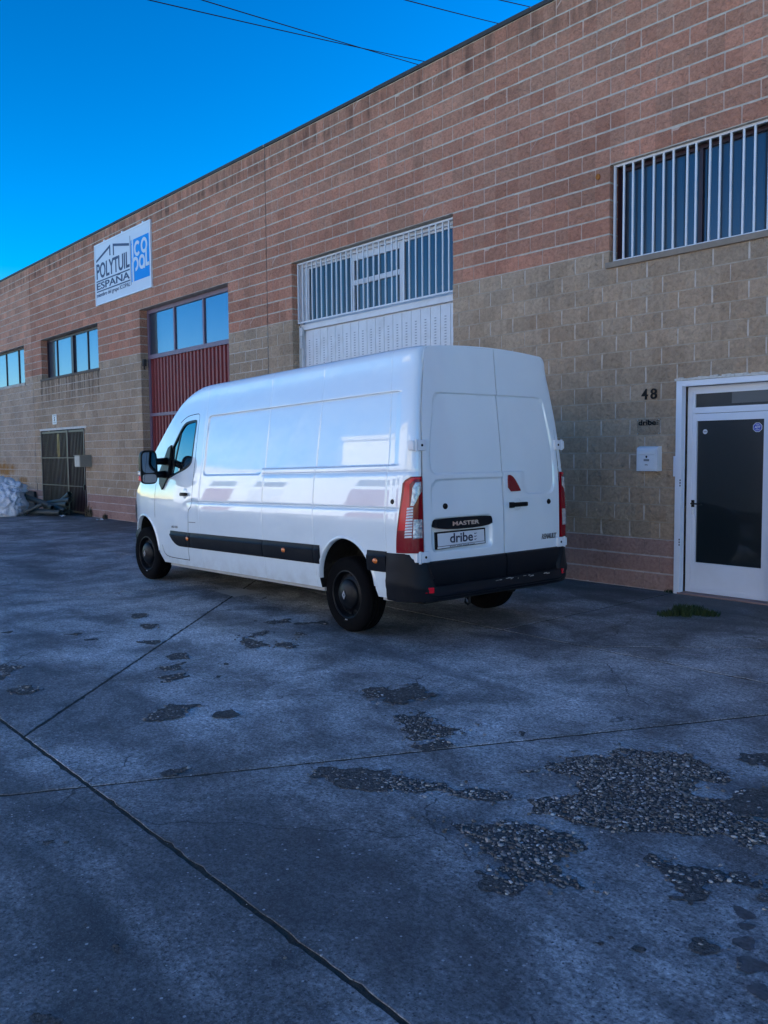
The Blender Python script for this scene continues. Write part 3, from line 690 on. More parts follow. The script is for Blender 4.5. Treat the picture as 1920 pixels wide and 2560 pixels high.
for q, t in ((2.385, .04), (3.66, .045), (4.885, .05)): MB().box((q - t, .195, 3.98), (q + t, .24, 4.88)).obj('mullion', M_WTRIM, wdoor)
MB().box((3.70, .19, 4.40), (4.84, .236, 4.48)).box((3.70, .19, 4.80), (4.84, .236, 4.88)).obj('transom', M_WTRIM, wdoor)
def grille(parent, x0, x1, z0, z1, y, n, t=.011):
    fr = MB(); rect_frame(fr, x0, x1, z0, z1, y - .014, y + .014, .026); g = fr.obj('grille', M_WTRIM, parent)
    base = MB().box((-t, -t * .8, z0 + .02), (t, t * .8, z1 - .02)).mesh('bar', M_WTRIM)
    for i in range(1, n):
        o = link('bar', base, g); o.location = (x0 + (x1 - x0) * i / n, y, 0); o.rotation_euler = (0, rnd.uniform(-.004, .004), 0)
    return g
grille(UC, 2.25, 6.16, 3.93, 4.98, .085, 28)
# white wall sealant down the jamb of the shutter
MB().box((2.20, .125, .05), (2.235, .15, 3.9)).obj('door_jamb_trim', M_SEALANT, wdoor)
lt = MB(); lt.tube([(2.28, .12, 3.80), (2.28, .12, 3.55)], .016).box((2.25, .10, 3.72), (2.33, .14, 3.86)).box((2.262, .1, 3.5), (2.30, .14, 3.58)); lt.obj('latch', M_WTRIM, wdoor)
# --- right window with bars
window_row(UC, 8.80, 12.0, 3.862, 4.985, .185, [9.86, 10.93], M_DMAROON, M_GLASS_DK, thick=())
grille(UC, 8.815, 11.985, 3.868, 5.0, .055, 24)
MB().box((8.765, -.05, 3.795), (12.04, .15, 3.862), ch=.006).obj('window_sill', M_SILL, UC)
# --- white door
dr = MB(); dr.box((9.715, -.04, .0), (9.785, .05, 2.40), ch=.004); dr.box((9.785, -.038, 2.335), (10.87, .05, 2.398), ch=.004); dr.box((10.80, -.04, 0), (10.87, .05, 2.335), ch=.004)
dframe = dr.obj('door_frame', M_WDOOR, UC)
cap = MB()
for k in range(26): a = 9.70 + k * .046; cap.box((a, -.05 + rnd.uniform(-.008, .004), 2.398 + rnd.uniform(0, .004)), (a + .05, .0, 2.425 + rnd.uniform(-.006, .012)))
cap.obj('sealant_bead', M_SEALANT, dframe)
il = MB(); rect_frame(il, 9.79, 10.795, 0.02, 2.333, .085, .15, .055); il.box((9.846, .09, 2.035), (10.738, .145, 2.075)); il.obj('inner_frame', M_WDOOR, dframe)
pane(9.87, 10.72, 2.085, 2.27, .115, M_GLASS_DOOR, dframe); rt = MB(); rect_frame(rt, 9.846, 10.738, 2.076, 2.277, .094, .142, .025); rt.obj('transom_frame', M_WDOOR, dframe)
MB().box((10.29, .108, 2.13), (10.72, .1145, 2.27)).obj('posted_sheet', mat('grey_sheet', (.11, .115, .115), .5), dframe)
lf = MB(); lf.box((9.846, .092, .02), (9.895, .14, 2.03)); lf.box((10.655, .092, .02), (10.738, .14, 2.03)); lf.box((9.895, .0935, 1.95), (10.655, .139, 2.03)); lf.box((9.895, .0935, .02), (10.655, .139, .36)); rect_frame(lf, 9.905, 10.645, .05, .30, .0905, .0935, .012)
leaf = lf.obj('door_leaf', M_WDOOR, UC)
pane(9.893, 10.657, .358, 1.952, .118, M_GLASS_DOOR, leaf)
h = MB(); h.box((9.853, .075, .985), (9.885, .093, 1.065), ch=.004); h.tube([(9.869, .08, 1.027), (9.869, .045, 1.027), (9.89, .04, 1.027), (9.99, .043, 1.022)], .009, 8); h.obj('handle', M_BLACK, leaf)
MB().box((9.855, .082, .90), (9.883, .0925, .965), ch=.006).lathe([(0, -.006), (.009, -.006), (.009, 0)], (9.869, .082, .935), n=14).obj('lock', M_HINGE, leaf)
th = MB().box((9.76, -.045, .0), (10.9, .10, .018), ch=.004); th.obj('threshold', noisy('pink_threshold', (.3, .19, .17), .85, .25, 8, .3), UC)
# stickers on the door glass
def disc_pts(cx, cz, r, n, a0=0): return [(cx + r * math.cos(a0 + 2 * math.pi * k / n), cz + r * math.sin(a0 + 2 * math.pi * k / n)) for k in range(n)]
s1 = MB().prism(disc_pts(9.985, 1.83, .027, 24), 'y', .1155, .117); so = s1.obj('sticker', M_PLATE, leaf); text_mesh('lettering', 'dribe', M_INK, 9.966, 10.004, 1.823, 1.838, .1153, .001, .01, parent=so)
s2 = MB().prism(disc_pts(10.575, 1.862, .053, 8, math.pi / 8), 'y', .1158, .117); so = s2.obj('sticker', M_PLATE, leaf)
MB().prism(disc_pts(10.575, 1.862, .047, 8, math.pi / 8), 'y', .1150, .1157).obj('sticker_field', mat('sticker_blue', (.03, .06, .42), .4), so)
text_mesh('lettering', 'ADT', M_PLATE, 10.542, 10.608, 1.851, 1.877, .1148, .001, .03, .25, parent=so)
MB().box((10.552, .1145, 1.832), (10.598, .1149, 1.838)).box((10.556, .1145, 1.886), (10.594, .1149, 1.891)).obj('small_print', M_PLATE, so)
# conduit clips and small fixings on the left door jamb
jt = MB()
for z in (.55, .58, .61, 1.22, 1.25, 1.28): jt.box((9.776, -.046, z), (9.786, -.039, z + .018))
jt.obj('fixing_hole', M_BLACK, dframe)
MB().box((9.685, -.03, 1.33), (9.714, .0, 1.56), ch=.003).obj('bracket', M_WDOOR, dframe)

# --- number 48, plaque, letter box
for d, x0, x1, lab_ in (('4', 9.275, 9.352, 'black metal numeral four fixed to the wall above the plaque'), ('8', 9.392, 9.470, 'black metal numeral eight on the door side of the house number')):
    o = text_mesh('house_numeral', d, M_BLACK, x0, x1, 2.215, 2.337, -.026, .018, .012); tag(o, lab_, 'numeral')
pq = thing('plaque', 'clear acrylic plaque with dark lettering above the letter box', 'plaque', (9.22, -.03, 1.81))
pm = mat('acrylic_plaque', (.24, .2, .16), .15, spec=.5); b_ = pm.node_tree.nodes['Principled BSDF']; b_.inputs['Alpha'].default_value = .10
MB().box((0, -.006, 0), (.30, 0, .182)).obj('panel', pm, pq)
text_mesh('lettering', 'dribe', M_BLACK, .02, .245, .108, .172, -.0065, .003, .02, parent=pq)
dm = MB()
for z in (.112, .132, .152): dm.box((.256, -.0095, z), (.264, -.0065, z + .009)); dm.box((.270, -.0095, z), (.276, -.0065, z + .009))
dm.obj('dots', M_BLACK, pq)
sc = MB()
for a, b in ((.012, .012), (.288, .012), (.012, .17), (.288, .17)): sc.lathe([(0, -.014), (.006, -.014), (.007, .03)], (a, 0, b), n=10)
sc.obj('screw', M_CHROME, pq)
lb = thing('letter_box', 'white metal letter box mounted beside the door frame', 'letter box', (9.27, -.013, 1.39))
prof = [(0, 0), (-.105, 0), (-.105, .25), (-.09, .272), (-.05, .285), (0, .285)]
b = MB(); vs = [(0, y, z) for y, z in prof] + [(.265, y, z) for y, z in prof]; n = len(prof); b.add(vs, [tuple(range(n))[::-1], tuple(range(n, 2 * n))] + [(i, (i + 1) % n, n + (i + 1) % n, n + i) for i in range(n)])
b.obj('body', M_HINGE, lb)
MB().box((.022, -.112, .018), (.243, -.106, .185), ch=.003).obj('door', M_HINGE, lb); MB().box((.022, -.118, .192), (.243, -.106, .235), ch=.004).obj('flap', M_HINGE, lb)
MB().lathe([(0, -.004), (.011, -.004), (.011, 0)], (.133, -.112, .166), n=16).box((.127, -.116, .15), (.139, -.112, .163)).obj('lock', M_BLACK, lb)
MB().box((.098, -.1145, .114), (.168, -.112, .138)).obj('name_slot', mat('name_slot', (.2, .22, .24), .4), lb)
text_mesh('lettering', 'dribe', M_INK, .112, .152, .066, .080, -.1122, .001, .02, parent=lb)

# --- company sign on the middle unit
sg = thing('company_sign', 'white company sign with navy lettering and a blue panel above the maroon shutter', 'sign', (-6.39, -.02, 5.41))
M_SIGN = noisy('sign_white', (.62, .645, .70), .45, .05, 1.2, .0); M_NAVY = mat('sign_navy', (.022, .032, .10), .5); M_BLUE = mat('sign_blue', (.0, .27, .72), .6, spec=.2)
MB().box((0, -.03, 0), (3.14, 0, 1.475), ch=.004).obj('panel', M_SIGN, sg)
fr = MB(); rect_frame(fr, -.012, 3.152, -.012, 1.487, -.042, .002, .03); fr.obj('frame', M_HINGE, sg)
YS = -.031
ln = MB(); T = .004
def bar2(m, a, b, wdt):
    d = Vector((b[0] - a[0], b[1] - a[1])); nrm = Vector((-d.y, d.x)).normalized() * wdt / 2
    m.prism([(a[0] - nrm.x, a[1] - nrm.y), (b[0] - nrm.x, b[1] - nrm.y), (b[0] + nrm.x, b[1] + nrm.y), (a[0] + nrm.x, a[1] + nrm.y)], 'y', YS - T, YS)
ln.prism([(.09, 1.045), (.09, 1.10), (.955, 1.345), (.955, 1.09), (.90, 1.09), (.90, 1.27)], 'y', YS - T, YS)
ln.prism([(1.11, 1.055), (1.165, 1.055), (1.165, 1.265), (2.02, 1.115), (2.02, 1.175), (1.11, 1.335)], 'y', YS - T, YS)
ln.obj('roof_emblem', M_NAVY, sg)
text_mesh('lettering', 'POLYTUIL', M_NAVY, .085, 2.02, .625, 1.005, YS, T, .018, parent=sg)
MB().box((.07, YS - T, .555), (2.02, YS, .585)).box((.07, YS - T, .305), (2.03, YS, .335)).obj('rule', M_NAVY, sg)
text_mesh('lettering', 'ESPAÑA', M_NAVY, .075, 2.02, .362, .555 + .02, YS, T, .02, parent=sg)
text_mesh('lettering', 'miembro del grupo ICOPAL', M_NAVY, .07, 2.03, .155, .285, YS, T, .004, parent=sg)
MB().box((2.075, YS - T, .20), (2.088, YS, 1.33)).obj('divider', M_NAVY, sg)
MB().box((2.25, YS - .002, .255), (3.065, YS, 1.21))  .box((2.115, YS - .002, .255), (2.178, YS, 1.21)).obj('blue_field', M_BLUE, sg)
YL = YS - .003; lt = MB()
def arc_stroke(m, cx, cz, rx, rz, a0, a1, t, n=26):
    o = []; i_ = []
    for k in range(n + 1):
        a = math.radians(a0 + (a1 - a0) * k / n); o.append((cx + rx * math.cos(a), cz + rz * math.sin(a))); i_.append((cx + (rx - t) * math.cos(a), cz + (rz - t * 1.0) * math.sin(a)))
    for k in range(n): m.prism([o[k], o[k + 1], i_[k + 1], i_[k]], 'y', YL - .003, YL)
_rc = [0]
def rc(m, x0, x1, z0, z1): _rc[0] += 1; m.box((x0, YL - .0038 - .0006 * _rc[0], z0), (x1, YL, z1))
rc(lt, 2.178, 2.255, .795, 1.10); rc(lt, 2.178, 2.255, 1.13, 1.20)                            # i
arc_stroke(lt, 2.46, .975, .165, .175, 42, 318, .075)                                          # c
arc_stroke(lt, 2.82, .985, .165, .175, 0, 360, .075)                                          # o
rc(lt, 2.178, 2.255, .255, .70); arc_stroke(lt, 2.345, .635, .165, .165, -90, 180, .075)       # p
arc_stroke(lt, 2.69, .635, .155, .165, 0, 360, .072); rc(lt, 2.775, 2.845, .47, .66)            # a
rc(lt, 2.885, 2.955, .50, .87); rc(lt, 2.885, 3.065, .50, .575)                                 # L
lt.obj('logo_lettering', M_SIGN, sg)
hk = MB()
for x in (.55, 1.6, 2.72): hk.box((x, -.03, 1.485), (x + .06, .01, 1.53))
hk.obj('bracket', M_HINGE, sg)

# --- paper notice and metal box by the gate
nt_ = thing('paper_notice', 'small white printed notice stuck above the barred gate', 'notice', (-9.85, -.026, 2.52))
MB().box((0, -.004, 0), (.32, 0, .28)).obj('sheet', M_PLATE, nt_); text_mesh('numeral', '5', M_BLACK, .10, .20, .085, .205, -.0045, .002, .03, .1, parent=nt_)
pr = MB(); 
for z in (.03, .05, .23, .25): pr.box((.05, -.0055, z), (.27, -.004, z + .008))
struct(pr.obj('print', M_INK, nt_), 'stuff')
eb = thing('meter_box', 'beige metal meter box standing proud of the wall beside the barred gate', 'box', (-7.50, -.02, 1.325))
M_BEIGE = noisy('beige_painted_steel', (.27, .245, .20), .55, .15, 4, .1, dirt=.3)
MB().box((0, -.30, 0), (.38, .02, .30), ch=.008).obj('body', M_BEIGE, eb); MB().box((.02, -.314, .015), (.36, -.30, .285), ch=.004).obj('door', noisy('pale_beige_steel', (.46, .43, .38), .5, .1, 5, dirt=.3), eb)
MB().box((-.01, -.32, .298), (.39, .03, .315), ch=.004).obj('lid', M_BEIGE, eb)

# --- barred gate
gt = thing('barred_gate', 'dark maroon barred gate across the shop entrance', 'gate', (-10.9, .0, 0))
for a_, b_ in ((0, .06), (3.27, 3.33), (2.06, 2.16)): MB().box((a_, -.025, .0), (b_, .035, 2.33)).obj('post', M_DMAROON, gt)
for a_, b_ in ((2.27, 2.33), (.05, .10)): MB().box((.06, -.01, a_), (3.27, .02, b_)).obj('rail', M_DMAROON, gt)
for z in (.77, 1.55): MB().box((.05, -.028, z), (3.28, -.012, z + .028)).obj('rail', M_DMAROON, gt)
bm_ = MB().box((-.012, -.012, .06), (.012, .012, 2.30)).mesh('bar', M_DMAROON)
for i in range(1, 32):
    x = 3.33 * i / 32
    if 2.04 < x < 2.18: continue
    o = link('bar', bm_, gt); o.location = (x, .004, 0)
MB().box((3.20, -.05, .70), (3.30, -.02, .84), ch=.006).obj('lock_box', M_BLACK, gt)

# ------------------------------------------------------------------ the van
VAN_O = (8.796, -3.096, 0.0); VAN_A = math.radians(178.447)
van = thing('delivery_van', 'white long panel van with dark lower trim parked along the wall', 'van', VAN_O, VAN_A)
PITCHV = -.024
van.rotation_euler = (0, 0, VAN_A)
body_root = None
def sm(x, a, b):
    t = min(1.0, max(0.0, (x - a) / (b - a))); return t * t * (3 - 2 * t)
_wz = [.30, .40, .55, .70, .90, 1.10, 1.25, 1.40, 1.60, 1.80, 2.00, 2.20, 2.37]
_wy = [.985, 1.005, 1.022, 1.030, 1.035, 1.035, 1.026, 1.008, .976, .948, .918, .884, .846]
def w_side(z): return float(np.interp(z, _wz, _wy))
_zz = np.linspace(.3, 2.37, 400); _ww = np.interp(_zz, _wz, _wy); _k = np.ones(41) / 41
_ws = np.convolve(np.pad(_ww, 20, 'edge'), _k, 'valid')
def w_side(z): return float(np.interp(z, _zz, _ws))
_cx = [-1.0, -.99, -.975, -.95, -.92, -.88, -.84, -.78, 3.3, 3.7, 4.1, 4.45, 4.7, 4.88, 5.02, 5.12, 5.18, 5.2]
_cy = [.112, .080, .058, .038, .024, .011, .004, 0.0, 0.0, .008, .025, .06, .115, .20, .33, .50, .70, .86]
def k_rear(z): return 1 - .45 * sm(z, 1.0, 2.0)
def c_plan(x, z=.8): return float(np.interp(x, _cx, _cy)) * (k_rear(z) if x < 0 else 1.0)
def lean(z): return .10 * sm(z, 1.25, 2.75)
_tx = [2.70, 2.87, 3.037, 3.208, 3.366, 3.529, 3.657, 3.894, 4.235, 4.50, 4.62, 4.84, 5.0, 5.1, 5.16, 5.2]
_tz = [2.50, 2.492, 2.461, 2.406, 2.332, 2.22, 2.12, 1.934, 1.665, 1.42, 1.33, 1.20, 1.06, .92, .78, .60]
def z_top(x): return float(np.interp(x, _tx, _tz)) if x > 2.70 else 2.50
ZB = .385
# stamped panels on the flank
def rrect(x, z, x0, x1, z0, z1, r):
    dx = max(x0 + r - x, 0, x - (x1 - r)); dz = max(z0 + r - z, 0, z - (z1 - r)); return math.hypot(dx, dz) - r if (dx > 0 or dz > 0) else max(x0 - x, x - x1, z0 - z, z - z1)
def flank(x, z):
    d = 0.0
    if x < 2.72:
        s = rrect(x, z, -.83, 2.60, 1.505, 2.125, .05)
        if x > 1.25: s = min(s, rrect(x, z, 1.33, 2.60, 1.452, 1.9, .05))
        d += .014 * (1 - sm(s, -.008, .006)) + .010 * math.exp(-((s + .001) / .006) ** 2) * sm(z, 1.9, 2.05)
        if x < 1.33: d += .005 * math.exp(-((z - 1.452) / .012) ** 2) * sm(1.33 - x, 0, .05)
        d += .013 * math.exp(-((z - 1.145) / .008) ** 2) * sm(x, -.87, -.80)
        d -= .006 * (1 - sm(z, 1.10, 1.14)) * sm(z, .8, 1.0)
        for xs_ in (-.71, .36, 1.275, 2.66): d += (.0045 if z < 2.2 else .003) * math.exp(-((x - xs_) / .005) ** 2)
    else:
        # soft arc running from the crease down the front door
        zc = 1.145 - .34 * sm(x, 2.85, 3.45) ** 1.2
        d += .009 * math.exp(-((z - zc) / .012) ** 2) * sm(3.45 - x, 0, .25)
    return d
def body_y(x, z): return w_side(z) - c_plan(x) - flank(x, z)
def cluster(vals, feats, offs):
    s = set(np.round(vals, 4))
    for f in feats:
        for o in offs: s.add(round(f + o, 4)); s.add(round(f - o, 4))
    return sorted(s)
XS = cluster(np.arange(-.74, 5.2, .055), [-.83, -.71, .36, 1.275, 1.33, 2.60, 2.66], (0, .004, .009, .016, .026))
XS = sorted(set([x for x in XS if -.74 < x < 5.19] + [-1.0, -.995, -.985, -.97, -.95, -.925, -.90, -.87, -.84, -.80, -.77, 5.05, 5.09, 5.12, 5.15, 5.175, 5.19, 5.2]))
ZS = cluster(np.linspace(ZB, 2.37, 42), [2.125, 1.505, 1.452, 1.145], (0, .004, .009, .014, .02))
ZS = [z for z in ZS if ZB <= z <= 2.37]
BELT = 1.22
def ring(x):
    zt = z_top(x); b = .125 if x < 2.9 else .125 - .065 * sm(x, 2.9, 3.4); ztop = zt - b
    if zt < 1.25: b = .10; ztop = zt - b
    pts = []
    belt = min(BELT, ztop - .06)
    for z in ZS:
        if z <= BELT: zz = ZB + (z - ZB) * (belt - ZB) / (BELT - ZB)
        else: zz = belt + (z - BELT) * (ztop - belt) / (2.37 - BELT)
        y = w_side(zz) - c_plan(x, zz) - (flank(x, zz) if x < 4.0 else 0)
        if x > 3.2 and zz > 1.2: y -= .03 * sm(x, 3.2, 4.4) * sm(zz, 1.2, 1.6)
        pts.append((max(y, .04), zz))
    y0, z0 = pts[-1]; a = min(.105, y0 * .5)
    for k in range(1, 10):
        t = k / 9 * math.pi / 2; pts.append((y0 - a + a * math.cos(t) ** .62, z0 + b * math.sin(t) ** .62))
    y1, z1 = pts[-1]; cr = .034 if x < 4.6 else .03
    for k in range(1, 9):
        t = k / 8; y = y1 * (1 - t); pts.append((y, z1 + cr * (1 - (y / y1) ** 2)))
    full = pts + [(-y, z) for y, z in pts[-2::-1]]
    gx = 1 - sm(x, -.95, .2)
    return [(x + lean(z) * gx, y, z) for y, z in full]
rings = [ring(x) for x in XS]
bodym = MB(); bodym.grid(rings); R_ = len(rings[0]); nX = len(XS)
o_ = len(bodym.v); bodym.add([(p[0] + .0, p[1] - math.copysign(min(.034, abs(p[1])), p[1]), p[2] - .012 * (p[2] > 2.3)) for p in rings[0]] + [(p[0] + .05, p[1] - math.copysign(min(.034, abs(p[1])), p[1]), p[2] - .012 * (p[2] > 2.3)) for p in rings[0]], [])
for k in range(R_):
    k2 = (k + 1) % R_
    bodym.f.append((k, k2, o_ + k2, o_ + k)); bodym.m.append(0); bodym.f.append((o_ + k, o_ + k2, o_ + R_ + k2, o_ + R_ + k)); bodym.m.append(1)
bodym.f.append(tuple(range(o_ + R_, o_ + 2 * R_))); bodym.m.append(1)
bodym.f.append(tuple((nX - 1) * R_ + k for k in range(R_))); bodym.m.append(0)
for i in range(nX - 1): bodym.f.append((i * R_, i * R_ + R_ - 1, (i + 1) * R_ + R_ - 1, (i + 1) * R_)); bodym.m.append(1)
bme = bodym.mesh('body', [M_WHITE, M_LINER])
body = link('body', bme, van)
# cutters: wheel arches, window pockets, door gap
cut = MB()
def arch(cx, cz, r, zlow, flare, y0, y1, flare_b=None):
    pts = [(cx + r + flare, zlow)]; n = 28
    for k in range(n + 1):
        a = math.pi * k / n; pts.append((cx + r * math.cos(a), cz + r * math.sin(a)))
    pts.append((cx - r - (flare if flare_b is None else flare_b), zlow)); return pts
for sgn in (1, -1):
    ya, yb = (.62, 1.25) if sgn > 0 else (-1.25, -.62)
    cut.prism(arch(-.115, .455, .415, .2, -.05, ya, yb, .085), 'y', ya, yb, 1); cut.prism(arch(4.28, .50, .45, .2, .10, ya, yb, .33), 'y', ya, yb, 1)
def sweep_cut(path, wdt, d0, d1, sgn, mi=1):
    """groove along a path of (x,z) on the flank"""
    rows = []
    for i, (x, z) in enumerate(path):
        p0 = path[max(i - 1, 0)]; p1 = path[min(i + 1, len(path) - 1)]; tx, tz = p1[0] - p0[0], p1[1] - p0[1]; L = math.hypot(tx, tz) or 1; nx, nz = -tz / L * wdt / 2, tx / L * wdt / 2
        y = w_side(z) - c_plan(x, z)
        if x > 3.2 and z > 1.2: y -= .03 * sm(x, 3.2, 4.4) * sm(z, 1.2, 1.6)
        rows.append([(x - nx, sgn * (y + d1), z - nz), (x + nx, sgn * (y + d1), z + nz), (x + nx, sgn * (y - d0), z + nz), (x - nx, sgn * (y - d0), z - nz)])
    n = len(rows); vs = [q for r in rows for q in r]; fs = [(3, 2, 1, 0), tuple((n - 1) * 4 + k for k in range(4))]
    for i in range(n - 1):
        for k in range(4): k2 = (k + 1) % 4; fs.append((i * 4 + k, i * 4 + k2, (i + 1) * 4 + k2, (i + 1) * 4 + k))
    cut2.add(vs, fs, mi)
def smooth_path(p, it=2):
    for _ in range(it):
        q = [p[0]]
        for i in range(len(p) - 1): a, b = p[i], p[i + 1]; q += [(a[0] * .75 + b[0] * .25, a[1] * .75 + b[1] * .25), (a[0] * .25 + b[0] * .75, a[1] * .25 + b[1] * .75)]
        p = q + [p[-1]]
    return p
DOOR_SEAM = smooth_path([(2.99, .45), (2.99, .62), (2.95, .86), (2.94, 1.03), (2.92, 1.06), (2.845, 1.10), (2.835, 1.4), (2.835, 1.7), (2.83, 2.02), (2.825, 2.165), (2.90, 2.175), (3.16, 2.16), (3.31, 2.09)], 2)
DOOR_SEAM2 = smooth_path([(2.99, .455), (3.3, .455), (3.58, .46), (3.68, .50), (3.72, .60)], 2)
FENDER_SEAM = smooth_path([(3.90, .93), (3.90, 1.1), (3.89, 1.36)], 1)
WIN = [(2.905, 1.62), (2.895, 1.85), (2.875, 2.06), (2.885, 2.10), (2.93, 2.108), (3.10, 2.10), (3.19, 2.085), (3.27, 2.03), (3.40, 1.90), (3.62, 1.66), (3.72, 1.45), (3.71, 1.40), (3.66, 1.39), (3.50, 1.42), (3.30, 1.47), (3.12, 1.51), (3.02, 1.54), (2.95, 1.57)]
def chaikin_closed(p, it=2):
    for _ in range(it):
        q = []
        for i in range(len(p)): a, b = p[i], p[(i + 1) % len(p)]; q += [(a[0] * .75 + b[0] * .25, a[1] * .75 + b[1] * .25), (a[0] * .25 + b[0] * .75, a[1] * .25 + b[1] * .75)]
        p = q
    return p
WINs = chaikin_closed(WIN, 2)
cut2 = MB()
for sgn in (1, -1):
    cut.prism(WINs, 'y', sgn * .80, sgn * 1.2, 1)
    for P in (DOOR_SEAM, DOOR_SEAM2, FENDER_SEAM): sweep_cut(P, .008, .018, .03, sgn)
def boolean(ob, cutter_mb):
    ce = cutter_mb.mesh('cutter', [M_WHITE, M_LINER]); co = bpy.data.objects.new('cutter', ce); COL.objects.link(co); co.matrix_world = ob.matrix_world
    md = ob.modifiers.new('b', 'BOOLEAN'); md.operation = 'DIFFERENCE'; md.object = co; md.solver = 'EXACT'; md.use_self = True
    dg = bpy.context.evaluated_depsgraph_get(); dg.update(); nm = bpy.data.meshes.new_from_object(ob.evaluated_get(dg)); ob.modifiers.clear(); old = ob.data; ob.data = nm; bpy.data.meshes.remove(old)
    bpy.data.objects.remove(co); bpy.data.meshes.remove(ce)
for _c in (cut, cut2):
    body.parent = None; boolean(body, _c); body.parent = van
bm = bmesh.new(); bm.from_mesh(body.data)
for f in bm.faces: f.smooth = True
for e in bm.edges:
    if len(e.link_faces) == 2 and (e.calc_face_angle(0) > math.radians(42) or e.link_faces[0].material_index != e.link_faces[1].material_index): e.smooth = False
bm.to_mesh(body.data); bm.free(); body.data.name = 'body'

def surf(x, z, off=0.0, sgn=1):
    y = w_side(z) - c_plan(x, z)
    if x > 3.2 and z > 1.2: y -= .03 * sm(x, 3.2, 4.4) * sm(z, 1.2, 1.6)
    if x < 2.72: y += .006 * (1 - sm(z, 1.10, 1.14)) * sm(z, .8, 1.0)
    gx = 1 - sm(x, -.95, .2); return (x + lean(z) * gx, sgn * (y + off), z)
# side windows
def fill_outline(pts, off, sgn, name, mt, parent):
    bm = bmesh.new(); vs_ = [bm.verts.new((p[0], 0, p[1])) for p in pts]; bm.faces.new(vs_)
    bmesh.ops.triangulate(bm, faces=bm.faces[:]); 
    for it in range(3):
        bmesh.ops.subdivide_edges(bm, edges=[e for e in bm.edges if e.calc_length() > .09], cuts=1); bmesh.ops.triangulate(bm, faces=bm.faces[:])
    for q in bm.verts: q.co = surf(q.co.x, q.co.z, off, sgn)
    bmesh.ops.recalc_face_normals(bm, faces=bm.faces[:])
    me = bpy.data.meshes.new(name); bm.to_mesh(me); bm.free(); me.materials.append(mt); me.polygons.foreach_set('use_smooth', [True] * len(me.polygons)); return link(name, me, parent)
def band(pts, off, wd0, sgn, name, mt, parent, thick=.006):
    cx = sum(p[0] for p in pts) / len(pts); cz = sum(p[1] for p in pts) / len(pts); n = len(pts); o = []; i_ = []
    for k, p in enumerate(pts):
        a, b = pts[k - 1], pts[(k + 1) % n]; tx, tz = b[0] - a[0], b[1] - a[1]; L = math.hypot(tx, tz) or 1; nx, nz = -tz / L, tx / L
        if nx * (cx - p[0]) + nz * (cz - p[1]) < 0: nx, nz = -nx, -nz
        o.append(p); i_.append((p[0] + nx * wd0, p[1] + nz * wd0))
    m = MB(); rows = [[surf(*o[k % n], off - .01, sgn) for k in range(n + 1)], [surf(*o[k % n], off + thick, sgn) for k in range(n + 1)], [surf(*i_[k % n], off + thick, sgn) for k in range(n + 1)], [surf(*i_[k % n], off - .01, sgn) for k in range(n + 1)]]
    m.grid(rows); return m.obj(name, mt, parent, smooth=False)
for sgn in (1, -1):
    so = fill_outline(WINs, -.012, sgn, 'side_window', M_CARGLASS, van)
    band(WINs, -.008, .026, sgn, 'window_seal', M_BLACK, so, .010)
    q = MB(); q.grid([[surf(3.27 + t * .16 - .014, 2.05 - t * .58, -.006, sgn) for t in np.linspace(0, 1, 8)], [surf(3.27 + t * .16 + .014, 2.05 - t * .58, -.006, sgn) for t in np.linspace(0, 1, 8)]]); q.obj('quarter_bar', M_BLACK, so)
# windscreen, bonnet detail, headlights, front bumper (front of the van, mostly hidden)
ws = MB(); rows = []
for x in np.linspace(3.12, 4.40, 14):
    r = ring(x); top = [p for p in r if abs(p[1]) < .74 and p[2] > z_top(x) - .03]; ys = np.linspace(-.72, .72, 11); zc = z_top(x) + .034
    rows.append([(x + .002, y, zc - .034 * (y / .75) ** 2 + .006) for y in ys])
ws.grid(rows); ws.obj('windscreen', M_CARGLASS, van, smooth=True)
fb = MB(); rows = []
for (dz, off) in ((.30, -.03), (.34, .02), (.50, .035), (.66, .03), (.74, .012), (.76, -.02)):
    pr_ = []
    for x in (4.62, 4.70, 4.8, 4.9, 5.0, 5.08, 5.14, 5.18): pr_.append((x + off * .6, (w_side(max(dz, .4)) - c_plan(x)) + off * .8, dz))
    rows.append(pr_ + [(5.2 + off, y, dz) for y in (.12, -.12)] + [(x, -y, z) for x, y, z in pr_[::-1]])
fb.grid(rows); fb.obj('front_bumper', M_DPLAST, van, smooth=True)
for sgn in (1, -1):
    hl = MB(); rows = []
    for t in np.linspace(0, 1, 7):
        z0, z1 = .86 + .06 * t, 1.03 + .17 * (1 - t) ** .8 if False else 1.02 + .13 * (1 - t)
        x = 4.72 + .34 * (1 - (1 - t)) if False else 4.66 + .40 * t
        rows.append([(x + .01, sgn * (w_side(z) - c_plan(x) + .012), z) for z in np.linspace(z0, z1, 5)])
    hl.grid(rows); hl.obj('headlight', M_CLEAR, van, smooth=True)
gr = MB(); gr.box((5.17, -.38, .80), (5.215, .38, .95), ch=.01); gr.obj('grille', M_BLACK, van)

